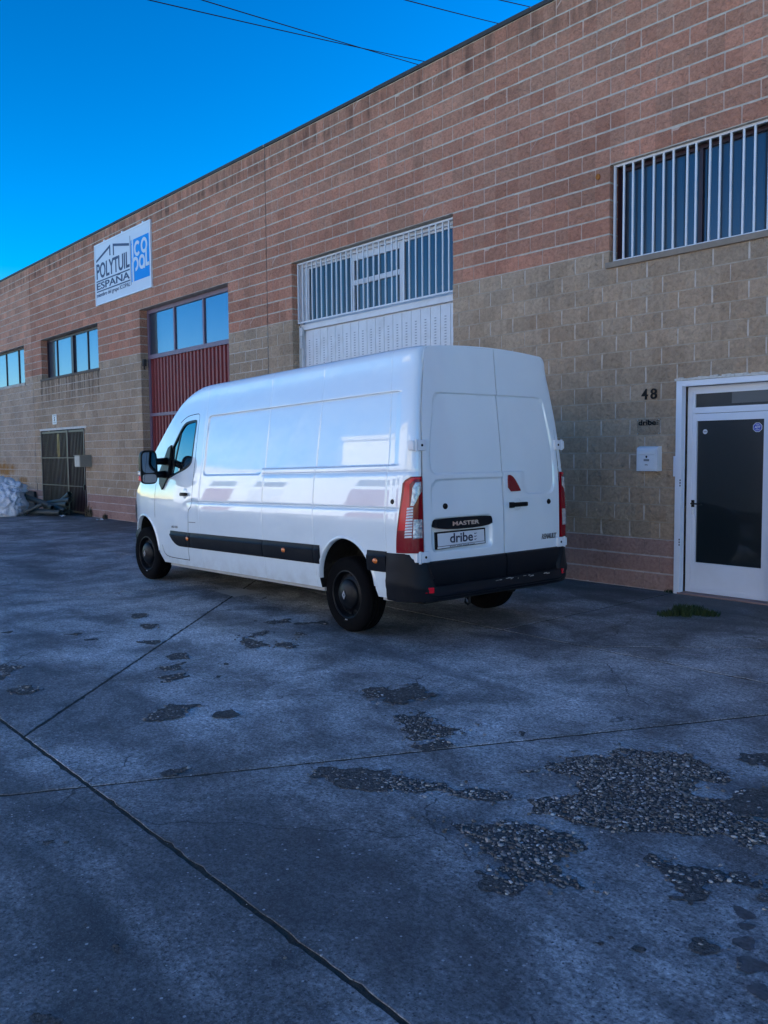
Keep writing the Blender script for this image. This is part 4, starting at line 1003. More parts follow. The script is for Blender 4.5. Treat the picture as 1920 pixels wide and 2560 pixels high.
# dark flank mouldings, in segments
ZM0, ZM1 = .605, .787
def moulding(x0, x1, sgn, front_round=False, clip_arch=None):
    n = max(3, int((x1 - x0) / .05)); rows = []
    for i in range(n + 1):
        x = x0 + (x1 - x0) * i / n; zb, zt = ZM0, ZM1
        if front_round:
            t = (x - x0) / (x1 - x0); zb = ZM0 + (.10 * max(0, (t - .35) / .65) ** 2.2); zt = ZM1 + .005 * t
        if clip_arch:
            cx, cz, r = clip_arch; pass
        e = .0 if 0 < i < n else -.004
        prof = [(zb, -.01), (zb + .004, .014 + e), (zb + .02, .021 + e), (zt - .05, .026 + e), (zt - .035, .014 + e), (zt - .004, .010 + e), (zt, -.01)]
        rows.append([surf(x, z, o, sgn) for z, o in prof])
    m = MB(); m.grid(rows); m.f.append(tuple(range(7))); m.m.append(0); m.f.append(tuple(n * 7 + k for k in range(7))); m.m.append(0)
    return m.obj('side_moulding', M_DPLAST, van, angle=math.radians(35))
def blinker(x, z, parent, sgn):
    m = MB(); rows = []
    for k in range(5):
        r = k / 4; rows.append([surf(x + .036 * r * math.cos(a), z + .024 * r * math.sin(a), .026 + .012 * math.sqrt(max(0, 1 - r * r)), sgn) for a in np.linspace(0, 2 * math.pi, 17)])
    m.grid(rows); m.obj('side_marker', M_AMBER, parent, smooth=True)
    m = MB(); m.grid([[surf(x + .042 * math.cos(a), z + .029 * math.sin(a), o, sgn) for a in np.linspace(0, 2 * math.pi, 17)] for o in (.015, .028)] + [[surf(x + .034 * math.cos(a), z + .022 * math.sin(a), .028, sgn) for a in np.linspace(0, 2 * math.pi, 17)]]); m.obj('marker_bezel', M_BLACK, parent)
for sgn in (1, -1):
    moulding(2.998, 3.44, sgn, True); b = moulding(2.905, 2.990, sgn); blinker(2.945, .715, b, sgn)
    moulding(1.280, 2.897, sgn); b = moulding(.364, 1.270, sgn); blinker(.86, .705, b, sgn); moulding(.268, .356, sgn); b = moulding(-.712, -.455, sgn); blinker(-.585, .700, b, sgn)
    # wheel arch lips
    for (cx, cz, r) in ((-.115, .455, .415), (4.28, .50, .45)):
        m = MB(); A = np.linspace(.05, math.pi - .05, 30)
        m.grid([[surf(cx + (r + d) * math.cos(a), cz + (r + d) * math.sin(a), o, sgn) for a in A] for d, o in ((-.004, -.04), (-.004, .010), (.012, .012), (.024, -.004))]); m.obj('arch_lip', M_WHITE, van, smooth=True)
    # sill rail under the flank
    MB().box((.27, sgn * .955 - .03, .352), (3.55, sgn * .955 + .03, .384)).obj('sill_rail', M_RAIL, van)
    MB().box((-.72, sgn * .955 - .03, .36), (-.60, sgn * .955 + .03, .384)).obj('sill_rail', M_RAIL, van)
# front door handle, badge, fuel flap
def dish(cx, cz, r, sgn):
    m = MB(); rows = [[surf(cx + r * q * math.cos(a), cz + r * 1.15 * q * math.sin(a), .0035 - .012 * (1 - q ** 2) ** .5 * 0 + (.002 if q < 1 else -.003), sgn) for a in np.linspace(0, 2 * math.pi, 25)] for q in (.02, .5, .85, 1.0)]
    m.grid(rows); return m
for sgn in (1, -1):
    dish(3.02, 1.245, .055, sgn).obj('handle_dish', M_WHITE, van, smooth=True)
    h = MB(); rows = []
    for t in np.linspace(0, 1, 9):
        x = 2.945 + .155 * t; o = .018 + .024 * math.sin(math.pi * t) ** .5; hh = .020 if 0 < t < 1 else .012
        rows.append([surf(x, 1.235 + hh * a, o + b_, sgn) for a, b_ in ((-1, -.012), (-1, .002), (-.6, .010), (.6, .010), (1, .002), (1, -.012), (-1, -.012))])
    h.grid(rows); h.obj('door_handle', M_BLACK, van, smooth=False)
o = text_mesh('badge', 'dCi 125', M_BADGE, 0, 1, 0, 1, 0, .004, .02, normal='left', parent=van)
co = np.zeros(len(o.data.vertices) * 3, np.float32); o.data.vertices.foreach_get('co', co); co = co.reshape(-1, 3)
for i in range(len(co)): x, z = 3.40 - co[i, 0] * .17, .825 + co[i, 2] * .026; co[i] = surf(x, z, .002 + co[i, 1] * .5, 1)
o.data.vertices.foreach_set('co', co.ravel())
# fuel flap outline and small rub stop
for sgn in (1,):
    m = MB(); m.grid([[surf(2.93 - .17 * t, 0.905 + d, .0015, sgn) for t in np.linspace(0, 1, 6)] for d in (0, .006)]); m.obj('panel_gap', M_BLACK, van)
for sgn in (1, -1):
    m = MB(); cen = (-.80, 1.205); rows = [[surf(cen[0] + .022 * q * math.cos(a), cen[1] + .024 * q * math.sin(a), .006 if q < 1 else -.004, sgn) for a in np.linspace(0, 2 * math.pi, 17)] for q in (.02, .8, 1)]; m.grid(rows); m.obj('rub_stop', M_BLACK, van)

# rear doors
SEAM = -.082
def edge_y(z): return w_side(min(z, 2.37)) - .148 * k_rear(z) - .016
YT = w_side(2.37) - .148 * k_rear(2.4) - .105
def rear_x(y, z): return -1.0 + .016 * (y / .88) ** 2 - .020 + lean(z) 
def door_disp(side, y, z):
    d = 0.0
    if side > 0:
        s = rrect(y, z, -.4, .775 - .12 * sm(z, 1.5, 2.3), 1.425, 2.105, .07); d += .012 * (1 - sm(s, -.010, .008)) + .010 * math.exp(-((s + .001) / .006) ** 2) * sm(z, 1.9, 2.05)
        d += .016 * (1 - sm(rrect(y, z, -.4, .775, .2, 1.378, .10), -.012, .010)) * sm(z, 1.05, 1.36) 
        d += .022 * (1 - sm(rrect(y, z, .075, .775, .775, 1.05, .05), -.02, .014))
    else:
        s = rrect(y, z, -.80 + .11 * sm(z, 1.5, 2.3), .4, 1.425, 2.105, .09); s = min(s, rrect(y, z, -.80, -.36, 1.215, 1.7, .09)); d += .012 * (1 - sm(s, -.010, .008)) + .010 * math.exp(-((s + .001) / .006) ** 2) * sm(z, 1.9, 2.05)
    d += .005 * math.exp(-((z - (2.235 - .02 * y)) / .012) ** 2) * sm(.45 - abs(y + .1), 0, .25)
    return d
# build with explicit z rows so that both doors share them
def rear_door(side):
    zs = cluster(list(np.linspace(.672, 2.36, 48)) + [2.36 + .127 * math.sin(q) ** .62 for q in np.linspace(.05, 1.57, 11)], [2.105, 1.425, 1.378, .775, 1.05, 1.215], (0, .004, .009, .014, .02)); zs = [z for z in zs if .672 <= z <= 2.487]
    nominal = cluster(np.linspace(0, 1, 26), [.88, .895, .16], (0, .006, .012, .018)); nominal = [t for t in nominal if 0 <= t <= 1]; rows = []
    for zn in zs:
        yo = edge_y(zn); a, b = (SEAM + .006, yo - .004) if side > 0 else (SEAM - .006, -(yo - .004)); row = []
        if zn > 2.36:
            q = math.asin(min(1.0, (zn - 2.36) / .128) ** (1 / .62)); yo = edge_y(2.36) - .098 * (1 - max(0.0, math.cos(q)) ** .62); b = (yo if side > 0 else -yo)
        for t in nominal:
            y = a + (b - a) * t; z = zn + (.030 * (1 - min(1, (y / YT) ** 2)) * sm(zn, 2.2, 2.486))
            row.append((rear_x(y, z) + door_disp(side, y, z), y, z))
        rows.append(row)
    m = MB(); m.grid(rows); nr, nc = len(rows), len(rows[0])
    loop = [(0, j) for j in range(nc)] + [(i, nc - 1) for i in range(1, nr)] + [(nr - 1, j) for j in range(nc - 2, -1, -1)] + [(i, 0) for i in range(nr - 2, 0, -1)]
    A = [rows[i][j] for i, j in loop]; B_ = [(p[0] + .03, p[1], p[2]) for p in A]; m.grid([A + [A[0]], B_ + [B_[0]]])
    d = m.obj('rear_door', M_WHITE, van, angle=math.radians(42))
    # dark lower trim of the door
    rows = []
    for zn, o in ((.478, .0), (.482, -.012), (.50, -.022), (.60, -.030), (.655, -.030), (.690, -.020), (.700, -.004), (.702, .02)):
        inset_ = .075 * (1 - sm(zn, .46, .70)); yo = .868 - inset_; a, b = (SEAM + .006, yo) if side > 0 else (SEAM - .006, -yo)
        rows.append([(rear_x(a + (b - a) * t, zn) + o, a + (b - a) * t, zn) for t in np.linspace(0, 1, 14)])
    m = MB(); m.grid(rows); nr, nc = len(rows), 14
    for j in (0, nc - 1): m.grid([[r[j] for r in rows], [(r[j][0] + .06, r[j][1], r[j][2]) for r in rows]])
    m.obj('lower_trim', M_DPLAST, d, angle=math.radians(40)); return d
dl, drr = rear_door(1), rear_door(-1)
# hinges
for side in (1, -1):
    for z in (1.665, .742):
        hx = rear_x(.88, z) - .006; m = MB(); m.box((hx - .016, side * .868 - .045 if side > 0 else -.868 - .045, z - .045), (hx + .014, side * .868 + .045 if side > 0 else -.868 + .045, z + .045), ch=.006)
        m.box((hx - .010, min(side * .90, side * .962), z - .038), (hx + .055, max(side * .90, side * .962), z + .038), ch=.006); m.tube([(hx - .006, side * .925, z - .05), (hx - .006, side * .925, z + .05)], .012)
        ho = m.obj('hinge', M_HINGE, van, angle=math.radians(40)); MB().lathe([(0, -.002), (.011, -.002), (.011, .004)], (hx - .0165, side * .868, z), axis='x', n=14).obj('bolt', M_BLACK, ho)
# number plate bar and plate
YP = .43
bx_ = rear_x(YP, 1.0) + .004
m = MB(); pts = chaikin_closed([(.762, .955), (.762, 1.035), (.735, 1.052), (.115, 1.052), (.088, 1.03), (.085, .955)], 2)
m.prism(pts, 'x', bx_ - .028, bx_ + .03); gb = m.obj('grab_bar', M_DPLAST, dl)
text_mesh('lettering', 'MASTER', M_CHROME, .575, .255, .985, 1.021, bx_ - .0285, .004, .03, normal='rear', parent=gb)
px_ = bx_ + .018
m = MB(); m.prism([(.733, .793), (.147, .805), (.150, .942), (.737, .938)], 'x', px_ - .016, px_ + .012); pf = m.obj('plate_frame', M_BLACK, dl)
MB().prism([(.718, .818), (.163, .829), (.166, .930), (.722, .926)], 'x', px_ - .0185, px_ - .0165).obj('plate', M_PLATE, pf)
MB().prism([(.724, .799), (.158, .811), (.158, .825), (.722, .813)], 'x', px_ - .0178, px_ - .0165).obj('plate_strip', M_PLATE, pf)
text_mesh('lettering', 'dribe', M_INK, .580, .305, .838, .920, px_ - .0188, .001, .02, normal='rear', parent=pf)
m = MB()
for z in (.845, .870, .895): m.box((px_ - .0196, .272, z), (px_ - .0186, .287, z + .010)); m.box((px_ - .0196, .258, z + .004), (px_ - .0186, .266, z + .010))
m.obj('dots', M_INK, pf)
text_mesh('lettering', 'www.vidal-movil.com', M_BLACK, .585, .285, .806, .819, px_ - .018, .001, .01, normal='rear', parent=pf)
# right rear door fittings
hx = rear_x(-.28, 1.14)
m = MB(); m.lathe([(.0, .006), (.03, .004), (.055, -.002), (.06, .006)], (hx, -.265, 1.13), axis='x', n=28); m.obj('handle_dish', M_WHITE, drr, smooth=True)
m = MB(); m.box((hx - .040, -.37, 1.108), (hx - .012, -.155, 1.148), ch=.010); m.box((hx - .03, -.20, 1.100), (hx + .01, -.155, 1.152), ch=.006); m.box((hx - .03, -.37, 1.112), (hx + .01, -.345, 1.146), ch=.006); m.obj('door_handle', M_BLACK, drr, angle=math.radians(40))
tx_ = rear_x(-.2, 1.3)
m = MB(); m.prism(chaikin_closed([(-.142, 1.248), (-.140, 1.392), (-.165, 1.400), (-.215, 1.375), (-.275, 1.30), (-.305, 1.255), (-.30, 1.247)], 1), 'x', tx_ - .010, tx_ + .02); m.obj('brake_light', M_DREDLENS, drr)
for side, y, z in ((1, .625, 1.152), (-1, -.71, 1.135)):
    xx = rear_x(y, z); m = MB(); m.lathe([(0, -.012), (.018, -.012), (.025, -.004), (.025, .02)], (xx, y, z), axis='x', n=20); m.obj('rub_stop', M_BLACK, dl if side > 0 else drr)
text_mesh('badge', 'RENAULT', M_BADGE, -.60, -.815, .785, .835, rear_x(-.7, .8) + .001, .005, .03, .25, normal='rear', parent=drr)
# tail lights wrapping the rear corner
def plan_corner(z, s, off):
    """s=0 at the door seam on the rear, s=1 on the flank; returns (x, y)"""
    w0 = w_side(z); yi = .884
    pts = [(-1.0, yi), (-.999, w0 - .10), (-.99, w0 - .074), (-.972, w0 - .05), (-.94, w0 - .03), (-.90, w0 - .015), (-.865, w0 - .005), (-.83, w0)]
    pts = [(p[0] - .004, p[1]) for p in pts]
    L = [0]
    for i in range(1, len(pts)): L.append(L[-1] + math.dist(pts[i], pts[i - 1]))
    t = s * L[-1]; x = float(np.interp(t, L, [p[0] for p in pts])); y = float(np.interp(t, L, [p[1] for p in pts]))
    t2 = min(t + .01, L[-1]); t1 = max(t - .01, 0); dx = float(np.interp(t2, L, [p[0] for p in pts]) - np.interp(t1, L, [p[0] for p in pts])); dy = float(np.interp(t2, L, [p[1] for p in pts]) - np.interp(t1, L, [p[1] for p in pts])); l_ = math.hypot(dx, dy) or 1
    return x - dy / l_ * off, y + dx / l_ * off
def lamp_pt(u, v, off, side):
    """u: 0 flank edge .. 1 seam edge; v: 0 bottom .. 1 top"""
    z = .782 + .628 * v; smax = .93 - .26 * sm(v, .0, 1.0) - .30 * max(0, (v - .90) / .10) ** 2
    x, y = plan_corner(z, (1 - u) * smax, off); return (x + lean(z), side * y, z)
def lamp_patch(poly, off, side, name, mt, parent, n=12):
    """poly in (u,v): fill as grid between left and right edge functions"""
    vs = sorted({p[1] for p in poly} | set(np.linspace(min(p[1] for p in poly), max(p[1] for p in poly), n))); rows = []
    for v in vs:
        xs_ = []
        for i in range(len(poly)):
            a, b = poly[i], poly[(i + 1) % len(poly)]
            if (a[1] - v) * (b[1] - v) <= 1e-12 and abs(a[1] - b[1]) > 1e-9: xs_.append(a[0] + (v - a[1]) / (b[1] - a[1]) * (b[0] - a[0]))
            elif abs(a[1] - b[1]) <= 1e-9 and abs(a[1] - v) < 1e-9: xs_ += [a[0], b[0]]
        if len(xs_) < 2: continue
        l_, r_ = min(xs_), max(xs_); rows.append([lamp_pt(l_ + (r_ - l_) * t, v, off, side) for t in np.linspace(0, 1, 7)])
    m = MB(); m.grid(rows); return m.obj(name, mt, parent, smooth=True)
for side in (1, -1):
    m = MB(); rows = []; U_ = np.linspace(0, 1, 12)
    for v in np.linspace(0, 1, 24): rows.append([lamp_pt(u, v, .014, side) for u in U_])
    m.grid(rows); nr, nc = len(rows), len(rows[0])
    loop = [(0, j) for j in range(nc)] + [(i, nc - 1) for i in range(1, nr)] + [(nr - 1, j) for j in range(nc - 2, -1, -1)] + [(i, 0) for i in range(nr - 2, 0, -1)]
    vv = np.linspace(0, 1, 24); A = [rows[i][j] for i, j in loop]; B_ = [lamp_pt(U_[j], vv[i], -.03, side) for i, j in loop]; m.grid([A + [A[0]], B_ + [B_[0]]])
    tl = m.obj('tail_light', M_DREDLENS, van, angle=math.radians(45))
    lamp_patch([(.06, .30), (.42, .30), (.42, .62), (.38, .90), (.55, .955), (.93, .965), (.93, .985), (.30, .985), (.14, .93), (.08, .6)], .0152, side, 'lens_red', M_REDLENS, tl)
    lamp_patch([(.46, .62), (.58, .62), (.78, .75), (.93, .80), (.93, .93), (.64, .925), (.50, .85)], .0165, side, 'lens_clear', M_CLEAR, tl)
    lamp_patch([(.60, .185), (.95, .195), (.95, .44), (.60, .44)], .0165, side, 'lens_reverse', M_CLEAR, tl)
    for q in range(11): lamp_patch([(.33, .20 + q * .037), (.565, .205 + q * .037), (.565, .231 + q * .037), (.34, .226 + q * .037)], .0170, side, 'light_guide', M_PLATE, tl, 2)
    # reflector in the bumper
# rear bumper: corner uprights flow into the beam
path = []
_prof_side = [(-.715, 1.036), (-.78, 1.038), (-.84, 1.034), (-.90, 1.020), (-.955, .990), (-1.0, .945), (-1.025, .895), (-1.038, .86), (-1.046, .82), (-1.05, .79)]
_rearp = [(-1.062, y) for y in np.linspace(.72, -.72, 15)]
pl_ = _prof_side + _rearp + [(x, -y) for x, y in _prof_side[::-1]]
rows = []
for (x, y) in pl_:
    ay = abs(y); on_side = x > -.80
    ztop = .776 if ay > .985 else .70 if ay > .872 else (.50 + (.70 - .50) * sm(ay, .79, .872) if ay > .79 else .497)
    zbot = .365 if ay < .9 else .372
    cx, cy = x, y; nrm = Vector((-1, 0)) if ay < .8 else Vector((x + .80, y * .8)).normalized() if x < -.8 else Vector((0, 1 if y > 0 else -1))
    col = []
    for f, o in ((0, -.03), (0.02, .0), (.10, .014), (.24, .018), (.30, .030), (.42, .034), (.5, .022), (.75, .012), (.96, .008), (1.0, -.004), (1.0, -.05)):
        z = zbot + (ztop - zbot) * f if ay > .79 else zbot + (ztop - zbot) * f
        k = o if ay < .95 else o * .55
        col.append((cx + nrm.x * k, cy + nrm.y * k, z))
    rows.append(col)
m = MB(); m.grid(rows); bump = m.obj('rear_bumper', M_DPLAST, van, angle=math.radians(38))
for side in (1, -1):
    m = MB(); m.box((-1.075, side * .86 - .036, .445), (-1.035, side * .86 + .036, .492), ch=.006); ro = m.obj('reflector', M_REDLENS, bump)
    for v in ro.data.vertices: v.co.x += .45 * max(0, abs(v.co.y) - .82)
sc = MB()
for k in range(16):
    y = rnd.uniform(-.62, .10); l_ = rnd.uniform(.01, .05); z = .478 + rnd.uniform(-.012, .004); sc.box((-1.0935, y, z), (-1.0925 - .002, y + l_, z + rnd.uniform(.003, .008)))
sc.obj('scrape', M_RAIL, bump)
# tow eye, exhaust, axle and underbody
MB().tube([(-1.0, .35, .365), (-1.0, .35, .30), (-.98, .35, .285), (-.95, .35, .30), (-.95, .35, .37)], .012, 8).obj('tow_eye', M_STEEL, van)
MB().box((-.9, -.8, .33), (4.9, .8, .386)).box((-.6, -.62, .29), (.6, -.50, .34)).box((-.6, .5, .29), (.6, .62, .34)).obj('underbody', M_UNDER, van)
MB().tube([(0, -.75, .345), (0, .75, .345)], .05, 12).tube([(4.33, -.75, .345), (4.33, .75, .345)], .05, 12).obj('axle', M_UNDER, van)
MB().tube([(-.7, -.55, .30), (2.0, -.5, .30)], .035, 10).obj('exhaust', M_UNDER, van)

# wheels
def wheel(cx, side):
    W = link('wheel', None, van); W.empty_display_size = .1
    yo = side * .965; d = -side
    # tyre
    prof = [(.215, .02), (.222, .004), (.245, -.002), (.285, -.003), (.318, .004), (.333, .016), (.3405, .028), (.342, .045), (.334, .047), (.334, .055), (.3435, .057), (.345, .085), (.336, .087), (.336, .097), (.345, .099), (.345, .127), (.336, .129), (.336, .139), (.3435, .141), (.342, .168), (.338, .185), (.32, .208), (.28, .215), (.215, .20)]
    t = MB().lathe([(r, d * h) for r, h in prof], (0, 0, 0), n=64); t.obj('tyre', M_RUBBER, W, angle=math.radians(35))
    # rim: steel disc with slots
    rim = MB().lathe([(r, d * h) for r, h in [(.222, .006), (.214, .004), (.206, .010), (.198, .045), (.190, .060), (.170, .056), (.150, .040), (.135, .034), (.10, .036), (.0, .036)]], (0, 0, 0), n=64); rim.obj('rim', M_STEEL, W, angle=math.radians(40))
    for k in range(12):
        sl_ = MB(); a = 2 * math.pi * k / 12; c0, s0 = math.cos(a), math.sin(a); sl_.prism([(.172 * c0 + .017 * math.cos(b), .172 * s0 + .017 * math.sin(b)) for b in np.linspace(0, 2 * math.pi, 12, endpoint=False)], 'y', d * .050, d * .056)
        sl_.obj('slot', M_BLACK, W)
    hub = MB().lathe([(r, d * h) for r, h in [(.142, .040), (.140, .020), (.130, .010), (.105, -.004), (.085, -.010), (.055, -.020), (.03, -.024), (.0, -.025)]], (0, 0, 0), n=48); hub.obj('hub_cap', M_STEEL, W, smooth=True)
    em = MB(); o_ = [(0, .040), (.024, .0), (0, -.040), (-.024, 0)]; i_ = [(q[0] * .42, q[1] * .42) for q in o_]
    for k in range(4):
        k2 = (k + 1) % 4; em.prism([o_[k], o_[k2], i_[k2], i_[k]], 'y', -d * .022, -d * .030)
    em.obj('emblem', M_SILVER, W)
    MB().box((-.018, min(-d * .001, -d * .004) - .002, -.232), (.012, max(-d * .001, -d * .004) + .002, -.222)).obj('balance_weight', M_SILVER, W)
    W.location = (cx, yo, .345); return W
for cx, side, ry, rz in ((-.03, 1, .5, 0), (-.03, -1, 1.1, 0), (4.335, 1, .2, .06), (4.335, -1, .9, .06)):
    W = wheel(cx, side); W.rotation_euler = (0, 0, rz)
    W['rot'] = ry
for o in list(van.children):
    if o.name.startswith('wheel'): pass

# door mirrors
def mirror(side):
    Mr = link('door_mirror', None, van); Mr.empty_display_size = .1
    # base triangle on the door
    pts = [(3.50, 1.83), (3.585, 1.80), (3.80, 1.50), (3.74, 1.36), (3.645, 1.285), (3.54, 1.40), (3.50, 1.44)]
    bm = MB(); n = len(pts); A = [surf(p[0], p[1], -.004, side) for p in pts]; B_ = [surf(p[0], p[1], .022, side) for p in pts]; bm.add(A + B_, [tuple(range(n)), tuple(range(n, 2 * n))] + [(i, (i + 1) % n, n + (i + 1) % n, n + i) for i in range(n)]); bm.obj('mirror_base', M_BLACK, Mr)
    arm = MB(); y0 = side * (w_side(1.5) - .01)
    for z in (1.635, 1.475):
        arm.tube([(3.60, y0 * .98, z), (3.60, side * 1.06, z), (3.575, side * 1.18, z - .005)], .03, 10, radii=[.05, .042, .042])
    arm.obj('mirror_arm', M_BLACK, Mr, smooth=True)
    h = MB(); cx, cy, cz = 3.56, side * 1.235, 1.565
    rows = []
    for t in np.linspace(0, 1, 10):
        x = -.035 + .15 * t; sc_ = math.sqrt(max(0.0, 1 - (max(0, t - .15) / .85) ** 2.2)); row = []
        for a in np.linspace(0, 2 * math.pi, 33):
            ca, sa = math.cos(a), math.sin(a); e = 2 / 4.2; yy = .108 * sc_ * abs(ca) ** e * (1 if ca >= 0 else -1); zz = .205 * (.35 + .65 * sc_) * abs(sa) ** e * (1 if sa >= 0 else -1) * (1 if sc_ > .02 else .02); row.append((cx + x, cy + yy, cz + zz))
        rows.append(row)
    h.grid(rows); h.f.append(tuple(range(32))); h.m.append(0); h.obj('mirror_housing', M_BLACK, Mr, angle=math.radians(40))
    def rr_(w0, h0, zc, x): return [(cx + x, cy + w0 * abs(math.cos(a)) ** .5 * (1 if math.cos(a) >= 0 else -1), zc + h0 * abs(math.sin(a)) ** .5 * (1 if math.sin(a) >= 0 else -1)) for a in np.linspace(0, 2 * math.pi, 32, endpoint=False)]
    g = MB()
    for w0, h0, zc in ((.088, .125, cz + .055), (.088, .052, cz - .135)):
        p = rr_(w0, h0, zc, -.0375); g.add(p, [tuple(range(32))])
    g.obj('mirror_glass', M_MIRROR, Mr)
    MB().box((cx - .02, cy + side * .095 - .018, cz - .10), (cx + .05, cy + side * .095 + .018, cz - .045), ch=.006).obj('repeater', M_CLEAR, Mr); MB().box((cx - .02, cy + side * .088 - .018, cz - .165), (cx + .05, cy + side * .088 + .018, cz - .102), ch=.006).obj('repeater', M_REDLENS, Mr)
for side in (1, -1): mirror(side)
# the body sits slightly nose-down on its springs; wheels stay on the ground
RP = Matrix.Rotation(-PITCHV, 4, 'Y')
for o in list(van.children):
    if o.name.split('.')[0] == 'wheel': continue
    o.matrix_basis = RP @ o.matrix_basis

# ------------------------------------------------------------------ rubbish by the gate: sacks and pipes
M_SACK = mat('white_plastic_sack', (.66, .68, .72), .38, spec=.5); N = NT(M_SACK); tc = N.n('TexCoord')
N.set(Base_Color=N.mix(N.ramp(N.noise(4, 5, .6, tc.outputs['Object']), [(.5, 0.0), (.7, .5)]), (.86, .88, .9), (.72, .74, .78)), Normal=N.bump(N.noise(9, 7, .7, tc.outputs['Object'], 1.2), .7, .06))
def sack(loc, r, seed, label, rot=0):
    bm = bmesh.new(); bmesh.ops.create_icosphere(bm, subdivisions=5, radius=1.0); rr = np.random.RandomState(seed); ph = rr.rand(12, 4) * 6.28; dirs = rr.normal(size=(12, 3)); dirs /= np.linalg.norm(dirs, axis=1)[:, None]
    from mathutils import noise as MN
    for q in bm.verts:
        p = q.co.copy(); d = 1.1 + .20 * MN.noise(p * 1.5 + Vector((seed, 0, 0))) - .28 * abs(MN.noise(p * 2.6 + Vector((0, seed, 0)))) - .15 * abs(MN.noise(p * 5.5 + Vector((seed, seed, 0)))) - .10 * abs(MN.noise(p * 11 + Vector((seed, 3, 0)))) + .03 * MN.noise(p * 19)
        z = p.z * d * r[2]
        q.co = Vector((p.x * d * r[0], p.y * d * r[1], z if z > -r[2] * .55 else -r[2] * .55 + (z + r[2] * .55) * .05))
    me = bpy.data.meshes.new('plastic_sack'); bm.to_mesh(me); bm.free(); me.materials.append(M_SACK); me.polygons.foreach_set('use_smooth', [True] * len(me.polygons))
    o = link('plastic_sack', me); o.location = (loc[0], loc[1], loc[2] + r[2] * .55); o.rotation_euler = (0, 0, rot); tag(o, label, 'sack', 'white sacks heaped by the gate'); return o
sack((-9.45, -1.5, -.01), (.52, .52, .48), 3, 'crumpled white plastic sack beside the loose grey pipes', .3)
sack((-10.1, -1.7, -.01), (.75, .7, .68), 11, 'large crumpled white sack lying against the rusty wall', 1.1)
sack((-9.95, -1.4, .42), (.58, .5, .38), 19, 'crumpled white sack lying on top of the sack heap', .6)
sack((-9.7, -2.3, -.01), (.55, .48, .36), 23, 'low white sack spilled out furthest from the wall', 2.0)
sack((-10.7, -2.1, -.01), (.8, .6, .62), 27, 'bulky white sack behind the rest of the sack heap', 2.6)
M_PIPE = noisy('grey_green_pipe', (.05, .065, .062), .5, .3, 5, .1, dirt=.3); 
def pipe(a, b, r, label):
    a, b = Vector(a), Vector(b); m = MB(); m.tube([a, b], r, 18, cap=False); m.tube([a, b], r * .88, 18, cap=False)
    d = (b - a).normalized()
    for end in (a, b):
        A_ = d.cross(Vector((0, 0, 1))).normalized(); B_ = A_.cross(d)
        m.grid([[end + (A_ * math.cos(t) + B_ * math.sin(t)) * q for t in np.linspace(0, 2 * math.pi, 19)] for q in (r, r * .88)])
    o = m.obj('plastic_pipe', M_PIPE, None, angle=math.radians(50)); tag(o, label, 'pipe', 'loose pipes heaped at the gate'); return o
pipe((-8.95, -1.05, .10), (-8.05, -.55, .10), .075, 'grey pipe lying lowest beside the white sacks')
pipe((-9.3, -.75, .09), (-8.15, -.22, .09), .07, 'dark pipe on the ground against the gate foot')
pipe((-9.6, -.95, .50), (-8.10, -.40, .13), .075, 'long grey pipe sloping down from the sacks to the ground')
pipe((-9.5, -.45, .20), (-8.05, -.35, .32), .065, 'grey pipe with its open end raised before the gate bars')
pipe((-9.7, -.5, .25), (-8.1, -.25, .43), .07, 'dark pipe leaning highest across the gate bars')
pipe((-9.4, -.30, .10), (-8.35, -.16, .58), .075, 'grey pipe tilted up steeply against the gate')
pipe((-8.85, -1.25, .08), (-8.55, -.85, .32), .055, 'short pipe stub propped beside the white sack')
pipe((-9.1, -.55, .235), (-8.2, -.70, .232), .06, 'thin pipe lying across the lower pipes')
# weeds and grass
def tuft(name, loc, n, rad, h, mt, label, cat, seed, width=.006, sq=1.0):
    rr = random.Random(seed); m = MB()
    for k in range(n):
        a = rr.uniform(0, 6.28); d = rad * math.sqrt(rr.random()); x, y = d * math.cos(a), d * math.sin(a) * sq; hh = h * rr.uniform(.45, 1.1) * (1 - .5 * d / rad); b = rr.uniform(0, 6.28); le = hh * rr.uniform(.15, .6)
        if name == 'grass_tuft' and math.sin(3 * a + 1) * .3 + math.sin(5 * a) * .25 + rr.uniform(-.2, .2) + .55 < d / rad: continue
        c0, s0 = math.cos(b), math.sin(b); w_ = width * rr.uniform(.6, 1.2); px, py = -s0 * w_, c0 * w_
        p1 = (x + c0 * le * .35, y + s0 * le * .35, hh * .6); p2 = (x + c0 * le, y + s0 * le, hh)
        m.add([(x - px, y - py, -.005), (x + px, y + py, -.005), (p1[0] + px * .7, p1[1] + py * .7, p1[2]), (p1[0] - px * .7, p1[1] - py * .7, p1[2]), p2], [(0, 1, 2, 3), (3, 2, 4)])
    o = m.obj(name, mt); o.location = loc; return tag(o, label, cat)
M_GRASS = noisy('grass_blade', (.03, .055, .012), .7, .7, 12); M_DRY = noisy('dry_weed', (.09, .075, .045), .8, .4, 12)
tuft('grass_tuft', (10.47, -1.04, 0), 2600, .28, .10, M_GRASS, 'low green grass tuft growing from the paving before the white door', 'grass', 5, .0055, 1.3)
tuft('weed', (-7.35, -.06, 0), 90, .16, .42, M_DRY, 'dry straggly weed at the wall foot beside the barred gate', 'weed', 6, .010, .4)
tuft('weed', (-6.3, -.05, 0), 60, .12, .20, M_DRY, 'small dry weed at the wall foot left of the maroon shutter', 'weed', 8, .008, .4)
tuft('weed', (9.66, -.03, 0), 60, .06, .06, M_GRASS, 'tiny green weed at the foot of the white door frame', 'weed', 9, .004, .6)
tuft('weed', (-12.3, -.25, .55), 60, .5, .45, M_DRY, 'dry weed stems rising from the dark plinth at the rusty wall', 'weed', 10, .006, .2)
